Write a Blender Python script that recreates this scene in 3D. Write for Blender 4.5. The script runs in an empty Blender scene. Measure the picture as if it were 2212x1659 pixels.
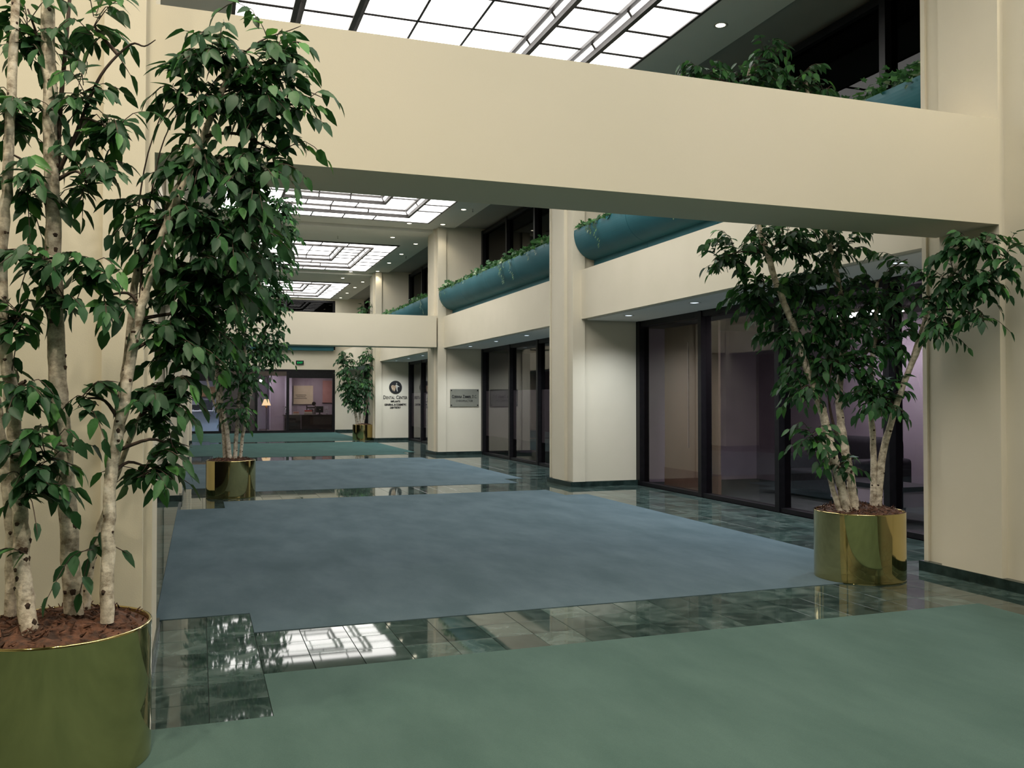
import bpy, bmesh, math, random
from mathutils import Vector, Matrix, Euler

scene = bpy.context.scene
COL = scene.collection
RAD = math.radians

# ------------------------------------------------------------------ camera
YAW, PITCH, EYE, FPX = RAD(19.36), RAD(0.97), 1.6, 1921.0
cam_data = bpy.data.cameras.new('camera')
cam_data.sensor_width = 36.0
cam_data.lens = FPX / 2212.0 * 36.0
cam_data.clip_start, cam_data.clip_end = 0.05, 200.0
cam = bpy.data.objects.new('camera', cam_data)
cam.location = (0, 0, EYE)
cam.rotation_euler = (math.pi / 2 + PITCH, 0, -YAW)
COL.objects.link(cam)
scene.camera = cam

# ------------------------------------------------------------------ world, light levels, exposure
PANEL_STRENGTH = 5.0          # luminous ceiling panels
CAN_WATTS = 24.0              # high ceiling downlights
SOFFIT_WATTS = 190.0           # downlights under the galleries
world = bpy.data.worlds.new('world')
scene.world = world
world.use_nodes = True
world.node_tree.nodes['Background'].inputs[0].default_value = (0.5, 0.55, 0.65, 1)
world.node_tree.nodes['Background'].inputs[1].default_value = 0.004
vs = scene.view_settings
vs.view_transform = 'Standard'
vs.look = 'None'
vs.exposure = 0.0
vs.gamma = 1.0
vs.use_curve_mapping = False
scene.display_settings.display_device = 'sRGB'

# camera basis, used only to turn measured sight lines into points of the hall
CF = Vector((math.sin(YAW) * math.cos(PITCH), math.cos(YAW) * math.cos(PITCH), math.sin(PITCH)))
CR = Vector((math.cos(YAW), -math.sin(YAW), 0))
CU = CR.cross(CF)
CO = Vector((0, 0, EYE))
def at(x, y, Y):
    d = CF + CR * ((x - 1106) / FPX) - CU * ((y - 829.5) / FPX)
    return CO + d * (Y / d.y)
def depth(P):
    return (Vector(P) - CO).dot(CF)

# ------------------------------------------------------------------ materials
def srgb(r, g, b):
    f = lambda c: (c / 255) / 12.92 if c / 255 <= 0.04045 else ((c / 255 + 0.055) / 1.055) ** 2.4
    return (f(r), f(g), f(b), 1.0)
def base_mat(name, color, rough=0.6, metal=0.0, spec=0.5):
    m = bpy.data.materials.new(name)
    m.use_nodes = True
    b = m.node_tree.nodes['Principled BSDF']
    b.inputs['Base Color'].default_value = color
    b.inputs['Roughness'].default_value = rough
    b.inputs['Metallic'].default_value = metal
    b.inputs['Specular IOR Level'].default_value = spec
    return m, m.node_tree.nodes, m.node_tree.links, b
def noisy(name, c1, c2, scale=4.0, rough=0.6, metal=0.0, spec=0.5, bump=0.0, bscale=None, detail=4.0, stretch=None):
    m, N, L, b = base_mat(name, c1, rough, metal, spec)
    tc = N.new('ShaderNodeTexCoord')
    n = N.new('ShaderNodeTexNoise')
    n.inputs['Scale'].default_value = scale
    n.inputs['Detail'].default_value = detail
    src = tc.outputs['Object']
    if stretch:
        mp = N.new('ShaderNodeMapping')
        mp.inputs['Scale'].default_value = stretch
        L.new(src, mp.inputs[0]); src = mp.outputs[0]
    L.new(src, n.inputs['Vector'])
    r = N.new('ShaderNodeValToRGB')
    r.color_ramp.elements[0].position, r.color_ramp.elements[1].position = 0.35, 0.65
    r.color_ramp.elements[0].color, r.color_ramp.elements[1].color = c1, c2
    L.new(n.outputs['Fac'], r.inputs[0])
    L.new(r.outputs[0], b.inputs['Base Color'])
    if bump:
        n2 = N.new('ShaderNodeTexNoise')
        n2.inputs['Scale'].default_value = bscale or scale * 8
        n2.inputs['Detail'].default_value = 3
        L.new(src, n2.inputs['Vector'])
        bp = N.new('ShaderNodeBump')
        bp.inputs['Strength'].default_value = bump
        bp.inputs['Distance'].default_value = 0.01
        L.new(n2.outputs['Fac'], bp.inputs['Height'])
        L.new(bp.outputs[0], b.inputs['Normal'])
    return m
def emit_mat(name, color, strength):
    m = bpy.data.materials.new(name)
    m.use_nodes = True
    N, L = m.node_tree.nodes, m.node_tree.links
    for n in list(N):
        if n.type == 'BSDF_PRINCIPLED': N.remove(n)
    e = N.new('ShaderNodeEmission')
    e.inputs[0].default_value = color
    e.inputs[1].default_value = strength
    L.new(e.outputs[0], N['Material Output'].inputs[0])
    return m
def glass_mat(name, tint, ior=1.5, gain=1.0):
    m = bpy.data.materials.new(name)
    m.use_nodes = True
    N, L = m.node_tree.nodes, m.node_tree.links
    for n in list(N):
        if n.type == 'BSDF_PRINCIPLED': N.remove(n)
    t = N.new('ShaderNodeBsdfTransparent'); t.inputs[0].default_value = tint
    g = N.new('ShaderNodeBsdfGlossy'); g.inputs['Roughness'].default_value = 0.0
    g.inputs[0].default_value = (gain, gain, gain, 1)
    f = N.new('ShaderNodeFresnel'); f.inputs[0].default_value = ior
    x = N.new('ShaderNodeMixShader')
    geo = N.new('ShaderNodeNewGeometry')
    inv = N.new('ShaderNodeMath'); inv.operation = 'SUBTRACT'; inv.inputs[0].default_value = 1.0
    L.new(geo.outputs['Backfacing'], inv.inputs[1])
    mu = N.new('ShaderNodeMath'); mu.operation = 'MULTIPLY'     # the outer face mirrors, the inner face only transmits
    L.new(f.outputs[0], mu.inputs[0]); L.new(inv.outputs[0], mu.inputs[1])
    L.new(mu.outputs[0], x.inputs[0]); L.new(t.outputs[0], x.inputs[1]); L.new(g.outputs[0], x.inputs[2])
    L.new(x.outputs[0], N['Material Output'].inputs[0])
    return m

M = {}
M['wall'] = noisy('painted_plaster', (0.655, 0.605, 0.475, 1), (0.685, 0.63, 0.50, 1), 1.3, 0.75, spec=0.25, bump=0.06, bscale=160)
M['beam'] = noisy('beam_plaster', (0.655, 0.605, 0.475, 1), (0.675, 0.62, 0.49, 1), 0.9, 0.8, spec=0.2, bump=0.04, bscale=160)
M['ceil'] = noisy('ceiling_paint', (0.72, 0.71, 0.64, 1), (0.75, 0.74, 0.67, 1), 1.2, 0.85, spec=0.2)
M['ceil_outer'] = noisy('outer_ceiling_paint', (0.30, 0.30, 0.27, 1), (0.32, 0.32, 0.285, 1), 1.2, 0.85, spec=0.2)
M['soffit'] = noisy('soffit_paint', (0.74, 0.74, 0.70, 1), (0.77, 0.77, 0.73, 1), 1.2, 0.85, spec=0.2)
M['beamsoffit'] = M['beam']
M['black'] = noisy('black_anodised', (0.005, 0.005, 0.006, 1), (0.009, 0.008, 0.010, 1), 12, 0.4, spec=0.25)
M['skyframe'] = noisy('bronze_frame', (0.035, 0.030, 0.028, 1), (0.05, 0.042, 0.038, 1), 8, 0.45)
M['panel'] = emit_mat('luminous_panel', (1.0, 0.975, 0.93, 1), PANEL_STRENGTH)
M['panel_near'] = emit_mat('luminous_panel_near', (1.0, 0.955, 0.88, 1), 4.5)
M['lens'] = emit_mat('lamp_lens', (1.0, 0.9, 0.68, 1), 9.0)
M['lens_cool'] = emit_mat('lamp_lens_cool', (0.75, 0.88, 1.0, 1), 2.2)
M['trim'] = noisy('lamp_trim', (0.55, 0.53, 0.46, 1), (0.6, 0.58, 0.5, 1), 20, 0.3)
M['teal'] = noisy('teal_laminate', (0.024, 0.124, 0.150, 1), (0.030, 0.138, 0.166, 1), 2.0, 0.55, spec=0.22)
M['soil'] = noisy('potting_soil', (0.03, 0.022, 0.015, 1), (0.06, 0.04, 0.025, 1), 30, 0.9, bump=0.6, bscale=60)
M['base'] = noisy('green_marble_base', (0.010, 0.020, 0.018, 1), (0.025, 0.045, 0.04, 1), 9, 0.25, spec=0.5)
M['glass'] = glass_mat('bronze_glass', (0.80, 0.76, 0.78, 1), 1.5, 1.0)
M['glass_up'] = glass_mat('dark_bronze_glass', (0.20, 0.19, 0.20, 1), 1.35, 0.45)
M['glass_far'] = glass_mat('clear_glass', (0.80, 0.79, 0.80, 1), 1.4, 1.0)
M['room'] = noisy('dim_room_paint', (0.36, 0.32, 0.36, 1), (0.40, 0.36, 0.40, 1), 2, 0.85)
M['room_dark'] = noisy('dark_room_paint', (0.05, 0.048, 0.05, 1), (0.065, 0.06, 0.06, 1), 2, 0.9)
M['slab'] = noisy('concrete_slab', (0.03, 0.045, 0.04, 1), (0.05, 0.06, 0.055, 1), 5, 0.8)
M['fasten'] = noisy('steel_fastener', (0.05, 0.05, 0.05, 1), (0.08, 0.08, 0.08, 1), 30, 0.3, metal=1.0)

def carpet_mat(name, c1, c2):
    m, N, L, b = base_mat(name, c1, 0.95, 0, 0.12)
    tc = N.new('ShaderNodeTexCoord')
    mp = N.new('ShaderNodeMapping'); mp.inputs['Scale'].default_value = (1.9, 0.75, 1); mp.inputs['Rotation'].default_value = (0, 0, RAD(24))
    L.new(tc.outputs['Object'], mp.inputs[0])
    n = N.new('ShaderNodeTexNoise'); n.inputs['Scale'].default_value = 1.1; n.inputs['Detail'].default_value = 6
    n.inputs['Roughness'].default_value = 0.62
    L.new(mp.outputs[0], n.inputs['Vector'])
    r = N.new('ShaderNodeValToRGB')
    r.color_ramp.elements[0].position, r.color_ramp.elements[1].position = 0.36, 0.66
    r.color_ramp.elements[0].color, r.color_ramp.elements[1].color = c1, c2
    L.new(n.outputs['Fac'], r.inputs[0])
    fine = N.new('ShaderNodeTexNoise'); fine.inputs['Scale'].default_value = 260; fine.inputs['Detail'].default_value = 2
    L.new(tc.outputs['Object'], fine.inputs['Vector'])
    mx = N.new('ShaderNodeMix'); mx.data_type = 'RGBA'; mx.blend_type = 'MULTIPLY'
    mx.inputs[0].default_value = 0.35
    L.new(r.outputs[0], mx.inputs[6]); L.new(fine.outputs['Fac'], mx.inputs[7])
    L.new(mx.outputs[2], b.inputs['Base Color'])
    b.inputs['Sheen Weight'].default_value = 0.05
    b.inputs['Sheen Roughness'].default_value = 0.5
    b.inputs['Sheen Tint'].default_value = (0.8, 0.9, 1.0, 1)
    bp = N.new('ShaderNodeBump'); bp.inputs['Strength'].default_value = 0.5; bp.inputs['Distance'].default_value = 0.004
    L.new(fine.outputs['Fac'], bp.inputs['Height']); L.new(bp.outputs[0], b.inputs['Normal'])
    return m
M['carpet_green'] = carpet_mat('green_carpet', (0.062, 0.112, 0.094, 1), (0.084, 0.142, 0.121, 1))
M['carpet_teal'] = carpet_mat('teal_green_carpet', (0.036, 0.092, 0.082, 1), (0.050, 0.114, 0.102, 1))
M['carpet_blue'] = carpet_mat('blue_grey_carpet', (0.066, 0.104, 0.120, 1), (0.098, 0.142, 0.163, 1))

def tile_mat():
    m, N, L, b = base_mat('green_marble_tile', (0.02, 0.035, 0.03, 1), 0.03, 0, 0.19)
    tc = N.new('ShaderNodeTexCoord'); oi = N.new('ShaderNodeObjectInfo')
    geo = N.new('ShaderNodeNewGeometry')
    add = N.new('ShaderNodeVectorMath'); add.operation = 'ADD'
    sc = N.new('ShaderNodeMath'); sc.operation = 'MULTIPLY'; sc.inputs[1].default_value = 37.0
    rs = N.new('ShaderNodeMath'); rs.operation = 'ADD'
    L.new(oi.outputs['Random'], rs.inputs[0]); L.new(geo.outputs['Random Per Island'], rs.inputs[1])
    L.new(rs.outputs[0], sc.inputs[0])
    L.new(geo.outputs['Position'], add.inputs[0]); L.new(sc.outputs[0], add.inputs[1])
    n = N.new('ShaderNodeTexNoise'); n.inputs['Scale'].default_value = 5.0; n.inputs['Detail'].default_value = 8
    n.inputs['Distortion'].default_value = 1.3
    L.new(add.outputs[0], n.inputs['Vector'])
    r = N.new('ShaderNodeValToRGB')
    e = r.color_ramp.elements
    e[0].position, e[0].color = 0.30, (0.014, 0.028, 0.025, 1)
    e[1].position, e[1].color = 0.72, (0.080, 0.106, 0.097, 1)
    k = e.new(0.52); k.color = (0.042, 0.066, 0.058, 1)
    L.new(n.outputs['Fac'], r.inputs[0])
    hs = N.new('ShaderNodeHueSaturation')
    fr = N.new('ShaderNodeMath'); fr.operation = 'FRACT'; L.new(rs.outputs[0], fr.inputs[0])
    mr = N.new('ShaderNodeMapRange'); mr.inputs[3].default_value = 0.65; mr.inputs[4].default_value = 1.45
    L.new(fr.outputs[0], mr.inputs[0]); L.new(mr.outputs[0], hs.inputs['Value'])
    L.new(r.outputs[0], hs.inputs['Color'])
    L.new(hs.outputs[0], b.inputs['Base Color'])
    return m
M['tile'] = tile_mat()

def brass_mat():
    m, N, L, b = base_mat('polished_brass', (0.46, 0.37, 0.15, 1), 0.13, 1.0, 0.5)
    tc = N.new('ShaderNodeTexCoord')
    n = N.new('ShaderNodeTexNoise'); n.inputs['Scale'].default_value = 3.5; n.inputs['Detail'].default_value = 5
    L.new(tc.outputs['Object'], n.inputs['Vector'])
    r = N.new('ShaderNodeValToRGB')
    r.color_ramp.elements[0].color = (0.56, 0.46, 0.20, 1)
    r.color_ramp.elements[1].color = (0.64, 0.53, 0.25, 1)
    L.new(n.outputs['Fac'], r.inputs[0]); L.new(r.outputs[0], b.inputs['Base Color'])
    mr = N.new('ShaderNodeMapRange'); mr.inputs[3].default_value = 0.03; mr.inputs[4].default_value = 0.07
    L.new(n.outputs['Fac'], mr.inputs[0]); L.new(mr.outputs[0], b.inputs['Roughness'])
    return m
M['brass'] = brass_mat()
M['mulch'] = noisy('bark_mulch', (0.035, 0.017, 0.010, 1), (0.115, 0.046, 0.022, 1), 26, 0.9, bump=1.0, bscale=70)

def bark_mat():
    m, N, L, b = base_mat('pale_birch_bark', (0.45, 0.38, 0.29, 1), 0.85, 0, 0.2)
    tc = N.new('ShaderNodeTexCoord')
    mp = N.new('ShaderNodeMapping'); mp.inputs['Scale'].default_value = (16, 16, 22)
    L.new(tc.outputs['Object'], mp.inputs[0])
    n = N.new('ShaderNodeTexNoise'); n.inputs['Scale'].default_value = 1.0; n.inputs['Detail'].default_value = 7; n.inputs['Roughness'].default_value = 0.7
    L.new(mp.outputs[0], n.inputs['Vector'])
    r = N.new('ShaderNodeValToRGB')
    e = r.color_ramp.elements
    e[0].position, e[0].color = 0.32, (0.20, 0.15, 0.10, 1)
    k_ = e.new(0.42); k_.color = (0.52, 0.43, 0.32, 1)
    e[1].position, e[1].color = 0.58, (0.76, 0.68, 0.55, 1)
    L.new(n.outputs['Fac'], r.inputs[0])
    L.new(r.outputs[0], b.inputs['Base Color'])
    bp = N.new('ShaderNodeBump'); bp.inputs['Strength'].default_value = 0.5; bp.inputs['Distance'].default_value = 0.01
    L.new(n.outputs['Fac'], bp.inputs['Height']); L.new(bp.outputs[0], b.inputs['Normal'])
    return m
M['bark'] = bark_mat()
M['knot'] = noisy('dark_knot_bark', (0.03, 0.018, 0.012, 1), (0.07, 0.04, 0.025, 1), 30, 0.9)
M['twig'] = noisy('brown_twig', (0.035, 0.022, 0.016, 1), (0.07, 0.045, 0.03, 1), 30, 0.8)

def leaf_mat(name, c):
    m, N, L, b = base_mat(name, c, 0.5, 0, 0.28)
    tc = N.new('ShaderNodeTexCoord')
    n = N.new('ShaderNodeTexNoise'); n.inputs['Scale'].default_value = 9
    L.new(tc.outputs['Object'], n.inputs['Vector'])
    hs = N.new('ShaderNodeHueSaturation'); hs.inputs['Color'].default_value = c
    mr = N.new('ShaderNodeMapRange'); mr.inputs[3].default_value = 0.75; mr.inputs[4].default_value = 1.3
    L.new(n.outputs['Fac'], mr.inputs[0]); L.new(mr.outputs[0], hs.inputs['Value'])
    L.new(hs.outputs[0], b.inputs['Base Color'])
    t = N.new('ShaderNodeBsdfTranslucent'); t.inputs[0].default_value = (c[0] * 1.6, c[1] * 1.5, c[2], 1)
    x = N.new('ShaderNodeMixShader'); x.inputs[0].default_value = 0.22
    L.new(b.outputs[0], x.inputs[1]); L.new(t.outputs[0], x.inputs[2])
    L.new(x.outputs[0], N['Material Output'].inputs[0])
    return m
LEAF = [leaf_mat('leaf_deep', (0.015, 0.056, 0.021, 1)), leaf_mat('leaf_dark', (0.023, 0.083, 0.028, 1)),
        leaf_mat('leaf_mid', (0.037, 0.125, 0.034, 1)), leaf_mat('leaf_light', (0.072, 0.21, 0.048, 1))]
IVY = [LEAF[1], LEAF[2], leaf_mat('ivy_light', (0.07, 0.19, 0.06, 1)), leaf_mat('ivy_variegated', (0.30, 0.40, 0.25, 1))]

# ------------------------------------------------------------------ mesh helpers
class MB:
    def __init__(s):
        s.v, s.f, s.m, s.sm = [], [], [], []
    def add(s, verts, faces, mi=0, smooth=False):
        o = len(s.v)
        s.v += [tuple(p) for p in verts]
        for f in faces:
            s.f.append(tuple(o + i for i in f)); s.m.append(mi); s.sm.append(smooth)
        return s
    def box(s, x0, x1, y0, y1, z0, z1, mi=0):
        vs_ = [(x, y, z) for x in (x0, x1) for y in (y0, y1) for z in (z0, z1)]
        return s.add(vs_, [(0, 1, 3, 2), (4, 6, 7, 5), (0, 4, 5, 1), (2, 3, 7, 6), (0, 2, 6, 4), (1, 5, 7, 3)], mi)
    def bevel_box(s, x0, x1, y0, y1, z0, z1, b, mi=0):
        # box whose top edges are chamfered
        vs_ = [(x0, y0, z0), (x1, y0, z0), (x1, y1, z0), (x0, y1, z0),
               (x0, y0, z1 - b), (x1, y0, z1 - b), (x1, y1, z1 - b), (x0, y1, z1 - b),
               (x0 + b, y0 + b, z1), (x1 - b, y0 + b, z1), (x1 - b, y1 - b, z1), (x0 + b, y1 - b, z1)]
        fs = [(3, 2, 1, 0), (8, 9, 10, 11)]
        for i in range(4):
            j = (i + 1) % 4
            fs += [(i, j, 4 + j, 4 + i), (4 + i, 4 + j, 8 + j, 8 + i)]
        return s.add(vs_, fs, mi)
    def extrude_xz(s, pts, y0, y1, mi=0, smooth=False):
        n = len(pts)
        vs_ = [(x, y0, z) for x, z in pts] + [(x, y1, z) for x, z in pts]
        s.add(vs_, [(i, (i + 1) % n, n + (i + 1) % n, n + i) for i in range(n)], mi, smooth)
        s.add([(x, y0, z) for x, z in pts], [tuple(range(n - 1, -1, -1))], mi)
        s.add([(x, y1, z) for x, z in pts], [tuple(range(n))], mi)
        return s
    def lathe(s, prof, cx=0, cy=0, seg=32, mi=0, smooth=True, closed=False):
        vs_, fs = [], []
        n = len(prof)
        for k in range(seg):
            a = 2 * math.pi * k / seg
            for r, z in prof: vs_.append((cx + r * math.cos(a), cy + r * math.sin(a), z))
        for k in range(seg):
            k2 = (k + 1) % seg
            for i in range(n - 1): fs.append((k * n + i, k2 * n + i, k2 * n + i + 1, k * n + i + 1))
        return s.add(vs_, fs, mi, smooth)
    def tube(s, pts, radii, seg=8, mi=0, smooth=True, cap=True):
        pts = [Vector(p) for p in pts]
        vs_, fs = [], []
        ref = Vector((0.31, 0.87, 0.2)).normalized()
        for i, p in enumerate(pts):
            t = (pts[min(i + 1, len(pts) - 1)] - pts[max(i - 1, 0)])
            if t.length < 1e-9: t = Vector((0, 0, 1))
            t.normalize()
            a = t.cross(ref)
            if a.length < 1e-3: a = t.cross(Vector((1, 0, 0)))
            a.normalize(); b = t.cross(a)
            for k in range(seg):
                th = 2 * math.pi * k / seg
                vs_.append(p + (a * math.cos(th) + b * math.sin(th)) * radii[i])
        for i in range(len(pts) - 1):
            for k in range(seg):
                k2 = (k + 1) % seg
                fs.append((i * seg + k, i * seg + k2, (i + 1) * seg + k2, (i + 1) * seg + k))
        s.add(vs_, fs, mi, smooth)
        if cap:
            n = len(vs_)
            s.add(vs_[:seg], [tuple(range(seg - 1, -1, -1))], mi)
            s.add(vs_[n - seg:], [tuple(range(seg))], mi)
        return s
    def mesh(s, name, mats):
        me = bpy.data.meshes.new(name)
        me.from_pydata(s.v, [], s.f)
        for m in (mats if isinstance(mats, (list, tuple)) else [mats]): me.materials.append(m)
        me.polygons.foreach_set('material_index', s.m)
        me.polygons.foreach_set('use_smooth', s.sm)
        me.update()
        return me
    def build(s, name, mats, parent=None):
        o = bpy.data.objects.new(name, s.mesh(name, mats))
        COL.objects.link(o)
        if parent is not None: o.parent = parent
        return o
def box(name, x0, x1, y0, y1, z0, z1, mat, parent=None):
    return MB().box(x0, x1, y0, y1, z0, z1).build(name, mat, parent)
def tag(o, label=None, cat=None, group=None, kind=None):
    if label: o['label'] = label
    if cat: o['category'] = cat
    if group: o['group'] = group
    if kind: o['kind'] = kind
    return o
def struct(o, label=None):
    o['kind'] = 'structure'
    if label: o['label'] = label
    return o
def thing(name, label, cat, loc=(0, 0, 0), group=None):
    o = bpy.data.objects.new(name, None)
    o.empty_display_size = 0.1
    o.location = loc
    COL.objects.link(o)
    return tag(o, label, cat, group)
def place(o, parent):
    # parent while keeping world coordinates of the mesh
    o.parent = parent
    o.matrix_parent_inverse = Matrix.Translation(parent.location).inverted()
    return o
def text_mesh(name, body, size, mat, extrude=0.003, align='CENTER', shear=0.0, offset=0.0, spacing=1.0):
    cu = bpy.data.curves.new(name + '_curve', 'FONT')
    cu.body, cu.size, cu.extrude, cu.align_x, cu.align_y = body, size, extrude, align, 'BOTTOM_BASELINE'
    cu.shear = shear; cu.offset = offset; cu.space_character = spacing
    cu.resolution_u = 3
    tmp = bpy.data.objects.new('tmp', cu)
    COL.objects.link(tmp)
    dg = bpy.context.evaluated_depsgraph_get()
    me = bpy.data.meshes.new_from_object(tmp.evaluated_get(dg))
    bpy.data.objects.remove(tmp); bpy.data.curves.remove(cu)
    me.name = name
    me.materials.clear(); me.materials.append(mat)
    return me
def text_on_wall(name, body, x, y, z, size, mat, parent, **kw):
    # text facing -Y
    o = bpy.data.objects.new(name, text_mesh(name, body, size, mat, **kw))
    o.data.transform(Matrix.Translation((x, y, z)) @ Matrix.Rotation(math.pi / 2, 4, 'X'))
    COL.objects.link(o)
    if parent is not None: place(o, parent)
    return o

# ------------------------------------------------------------------ hall dimensions
XR, XL = 6.40, -0.31                 # pier cores facing the hall
GLR, GLL = 7.70, -1.56               # glass lines
FASR, FASL = 6.55, -0.41             # gallery fascias
ZF0, ZF1, ZC = 3.04, 3.95, 6.50      # fascia bottom and top, ceiling
Y0, YE = -14.0, 44.0
PIERS = [(5.42, 6.52), (14.88, 15.92), (24.55, 25.65), (34.05, 35.15)]
SKY = [(-1.30, 4.86), (8.30, 14.45), (17.97, 24.13), (27.90, 34.05), (37.65, 43.80)]
SKX = (0.38, 6.00)

# ------------------------------------------------------------------ floor
floor = struct(box('floor', -6.0, 13.0, Y0 - 0.3, 52.0, -0.3, 0.0, M['slab']), 'carpeted hall floor crossed by green marble tile bands')
PX0, PX1 = 0.36, 5.72                # marble patches around the piers start here
CX0, CX1 = -0.29, 6.12               # carpet edges between piers
BANDS = [(5.34, 6.31, 4.62, 6.89), (14.5, 15.9, 13.62, 16.75), (23.7, 25.2, 22.9, 26.1), (33.1, 34.2, 32.4, 35.1)]
def carpet(pts, mat):
    mb = MB()
    n = len(pts)
    mb.add([(x, y, 0.002) for x, y in pts] + [(x, y, 0.014) for x, y in pts],
           [tuple(range(n, 2 * n))] + [(i, (i + 1) % n, n + (i + 1) % n, n + i) for i in range(n)])
    return mb.build('carpet', mat, floor)
b = BANDS
tag(carpet([(-6.0, Y0), (5.72, Y0), (5.72, b[0][0]), (PX0, b[0][0]), (PX0, b[0][2]), (-6.0, b[0][2])], M['carpet_green']), 'green carpet in front of the first marble band')
for i in range(3):
    A, B = b[i], b[i + 1]
    tag(carpet([(PX0, A[1]), (PX1, A[1]), (PX1, A[3]), (CX1, A[3]), (CX1, B[2]), (PX1, B[2]), (PX1, B[0]), (PX0, B[0]), (PX0, B[2]), (CX0, B[2]), (CX0, A[3]), (PX0, A[3])],
               M['carpet_blue'] if i < 2 else M['carpet_teal']),
        ('blue-grey carpet between the first and second marble bands', 'blue-grey carpet between the second and third marble bands', 'green carpet beyond the third marble band')[i])
A = b[3]
tag(carpet([(PX0, A[1]), (PX1, A[1]), (PX1, A[3]), (CX1, A[3]), (CX1, 42.9), (CX0, 42.9), (CX0, A[3]), (PX0, A[3])], M['carpet_teal']), 'green carpet before the far office front')

# marble tiles: every tile of bands, pier patches and side strips
random.seed(4)
T = 0.305
cells = []
def grid(x0, x1, y0, y1):
    nx, ny = max(1, round((x1 - x0) / T)), max(1, round((y1 - y0) / T))
    for i in range(nx):
        for j in range(ny):
            cells.append((x0 + (x1 - x0) * i / nx, x0 + (x1 - x0) * (i + 1) / nx, y0 + (y1 - y0) * j / ny, y0 + (y1 - y0) * (j + 1) / ny))
prev = Y0
for (f0, f1, p0, p1) in BANDS:
    grid(PX0, PX1, f0, f1)
    grid(PX0 - 2 * T, PX0, p0, p1)
    grid(PX1, CX1, p0, p1)
for (ya, yb) in [(Y0, 5.34), (5.34, 14.5), (14.5, 24.0), (24.0, 33.5), (33.5, 42.9)]:
    grid(CX1, 7.66, max(ya, Y0), yb)
    if ya > 0: grid(-1.5, CX0 - 0.0, ya if ya > 6 else 6.89, yb)
grid(PX1, CX1, Y0, 4.62)
grid(-1.5, 7.66, 42.9, 43.95)
def inside_pier(c):
    mx, my = (c[0] + c[1]) / 2, (c[2] + c[3]) / 2
    for (a, d) in PIERS:
        if a - 0.05 < my < d + 0.05 and (mx > XR - 0.02 or mx < XL + 0.02): return True
    return False
cells = [c for c in cells if not inside_pier(c)]
def pix_area(c):
    P = Vector(((c[0] + c[1]) / 2, (c[2] + c[3]) / 2, 0.0))
    d = depth(P)
    if d < 0.6: return 0
    v = P - CO
    px, py = FPX * v.dot(CR) / d, -FPX * v.dot(CU) / d
    if abs(px) > 1180 or abs(py) > 900 or P.x < -0.5 and P.y < 14: return 0
    return (c[1] - c[0]) * (c[3] - c[2]) * EYE / d ** 3
cells.sort(key=lambda c: -pix_area(c))
near, rest = cells[:300], cells[300:]
tile_meshes = {}
for c in near:
    w, h = round(c[1] - c[0], 3), round(c[3] - c[2], 3)
    if (w, h) not in tile_meshes:
        tile_meshes[(w, h)] = MB().bevel_box(-w / 2 + 0.0015, w / 2 - 0.0015, -h / 2 + 0.0015, h / 2 - 0.0015, -0.008, 0.0, 0.0015).mesh('tile', M['tile'])
    o = bpy.data.objects.new('tile', tile_meshes[(w, h)])
    o.location = ((c[0] + c[1]) / 2, (c[2] + c[3]) / 2, 0.010)
    o.rotation_euler = (random.gauss(0, 0.0009), random.gauss(0, 0.0009), 0)
    COL.objects.link(o); o.parent = floor
mb = MB()
for c in rest:
    mb.bevel_box(c[0] + 0.0015, c[1] - 0.0015, c[2] + 0.0015, c[3] - 0.0015, 0.002, 0.010, 0.0015)
tag(mb.build('tile_field', M['tile'], floor), kind='stuff')

# ------------------------------------------------------------------ piers
ordin = ['first', 'second', 'third', 'fourth']
for i, (a, d) in enumerate(PIERS):
    for side in (1, -1):
        mb = MB()
        if side == 1:
            mb.box(XR, 7.85, a, d, 0, ZC + 0.1)
            mb.box(XR - 0.06, XR, a + 0.26, d - 0.20, 0, ZC)
            mb.box(XR - 0.02, XR + 0.22, a - 0.05, a, 0, ZC)
            mb.box(XR - 0.02, XR + 0.22, d, d + 0.05, 0, ZC)
        else:
            mb.box(-1.70, XL, a, d, 0, ZC + 0.1)
            mb.box(XL, XL + 0.05, a + 0.26, d - 0.20, 0, ZC)
            mb.box(XL - 0.20, XL + 0.015, a - 0.05, a, 0, ZC)
            mb.box(XL - 0.20, XL + 0.015, d, d + 0.05, 0, ZC)
        p = struct(mb.build('pier', M['wall']), 'cream plastered pier, %s along the %s side' % (ordin[i], 'glazed right' if side == 1 else 'left'))
        bb = MB()
        e = 0.012
        if side == 1:
            bb.box(XR - 0.06 - e, 7.72, a - 0.05 - e, d + 0.05 + e, 0.0, 0.10)
        else:
            bb.box(-1.58, XL + 0.05 + e, a - 0.05 - e, d + 0.05 + e, 0.0, 0.10)
        bb.build('baseboard', M['base'], p)

# ------------------------------------------------------------------ beams, galleries, ceilings
BEAMS = [(5.68, 6.36), (24.50, 25.20)]
for i, (a, d) in enumerate(BEAMS):
    struct(box('beam', XL + 0.05, XR - 0.06, a, d, 3.07, 3.96, M['beam']),
           'deep cream bridge beam crossing the hall, ' + ('nearest' if i == 0 else 'farther one above the dental sign'))
edges = [Y0] + [y for p in PIERS for y in p] + [YE]
for i in range(0, len(edges), 2):
    a, d = edges[i] + (0.0 if i == 0 else 0.05), edges[i + 1] - (0.05 if i < len(edges) - 2 else 0.0)
    for side in ((1,) if i == 0 else (1, -1)):
        x0, x1 = (FASR, 8.0) if side == 1 else (-1.85, FASL)
        o = MB()
        o.box(x0, x1, a, d, ZF0 + 0.015, ZF1)
        o.box(x0 + (0.12 if side == 1 else 0), x1 - (0 if side == 1 else 0.12), a, d, ZF0, ZF0 + 0.02, 1)
        struct(o.build('gallery_slab', [M['wall'], M['soffit']]), 'cream gallery fascia with grey soffit, bay %d on the %s side' % (i // 2, 'right' if side == 1 else 'left'))
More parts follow.
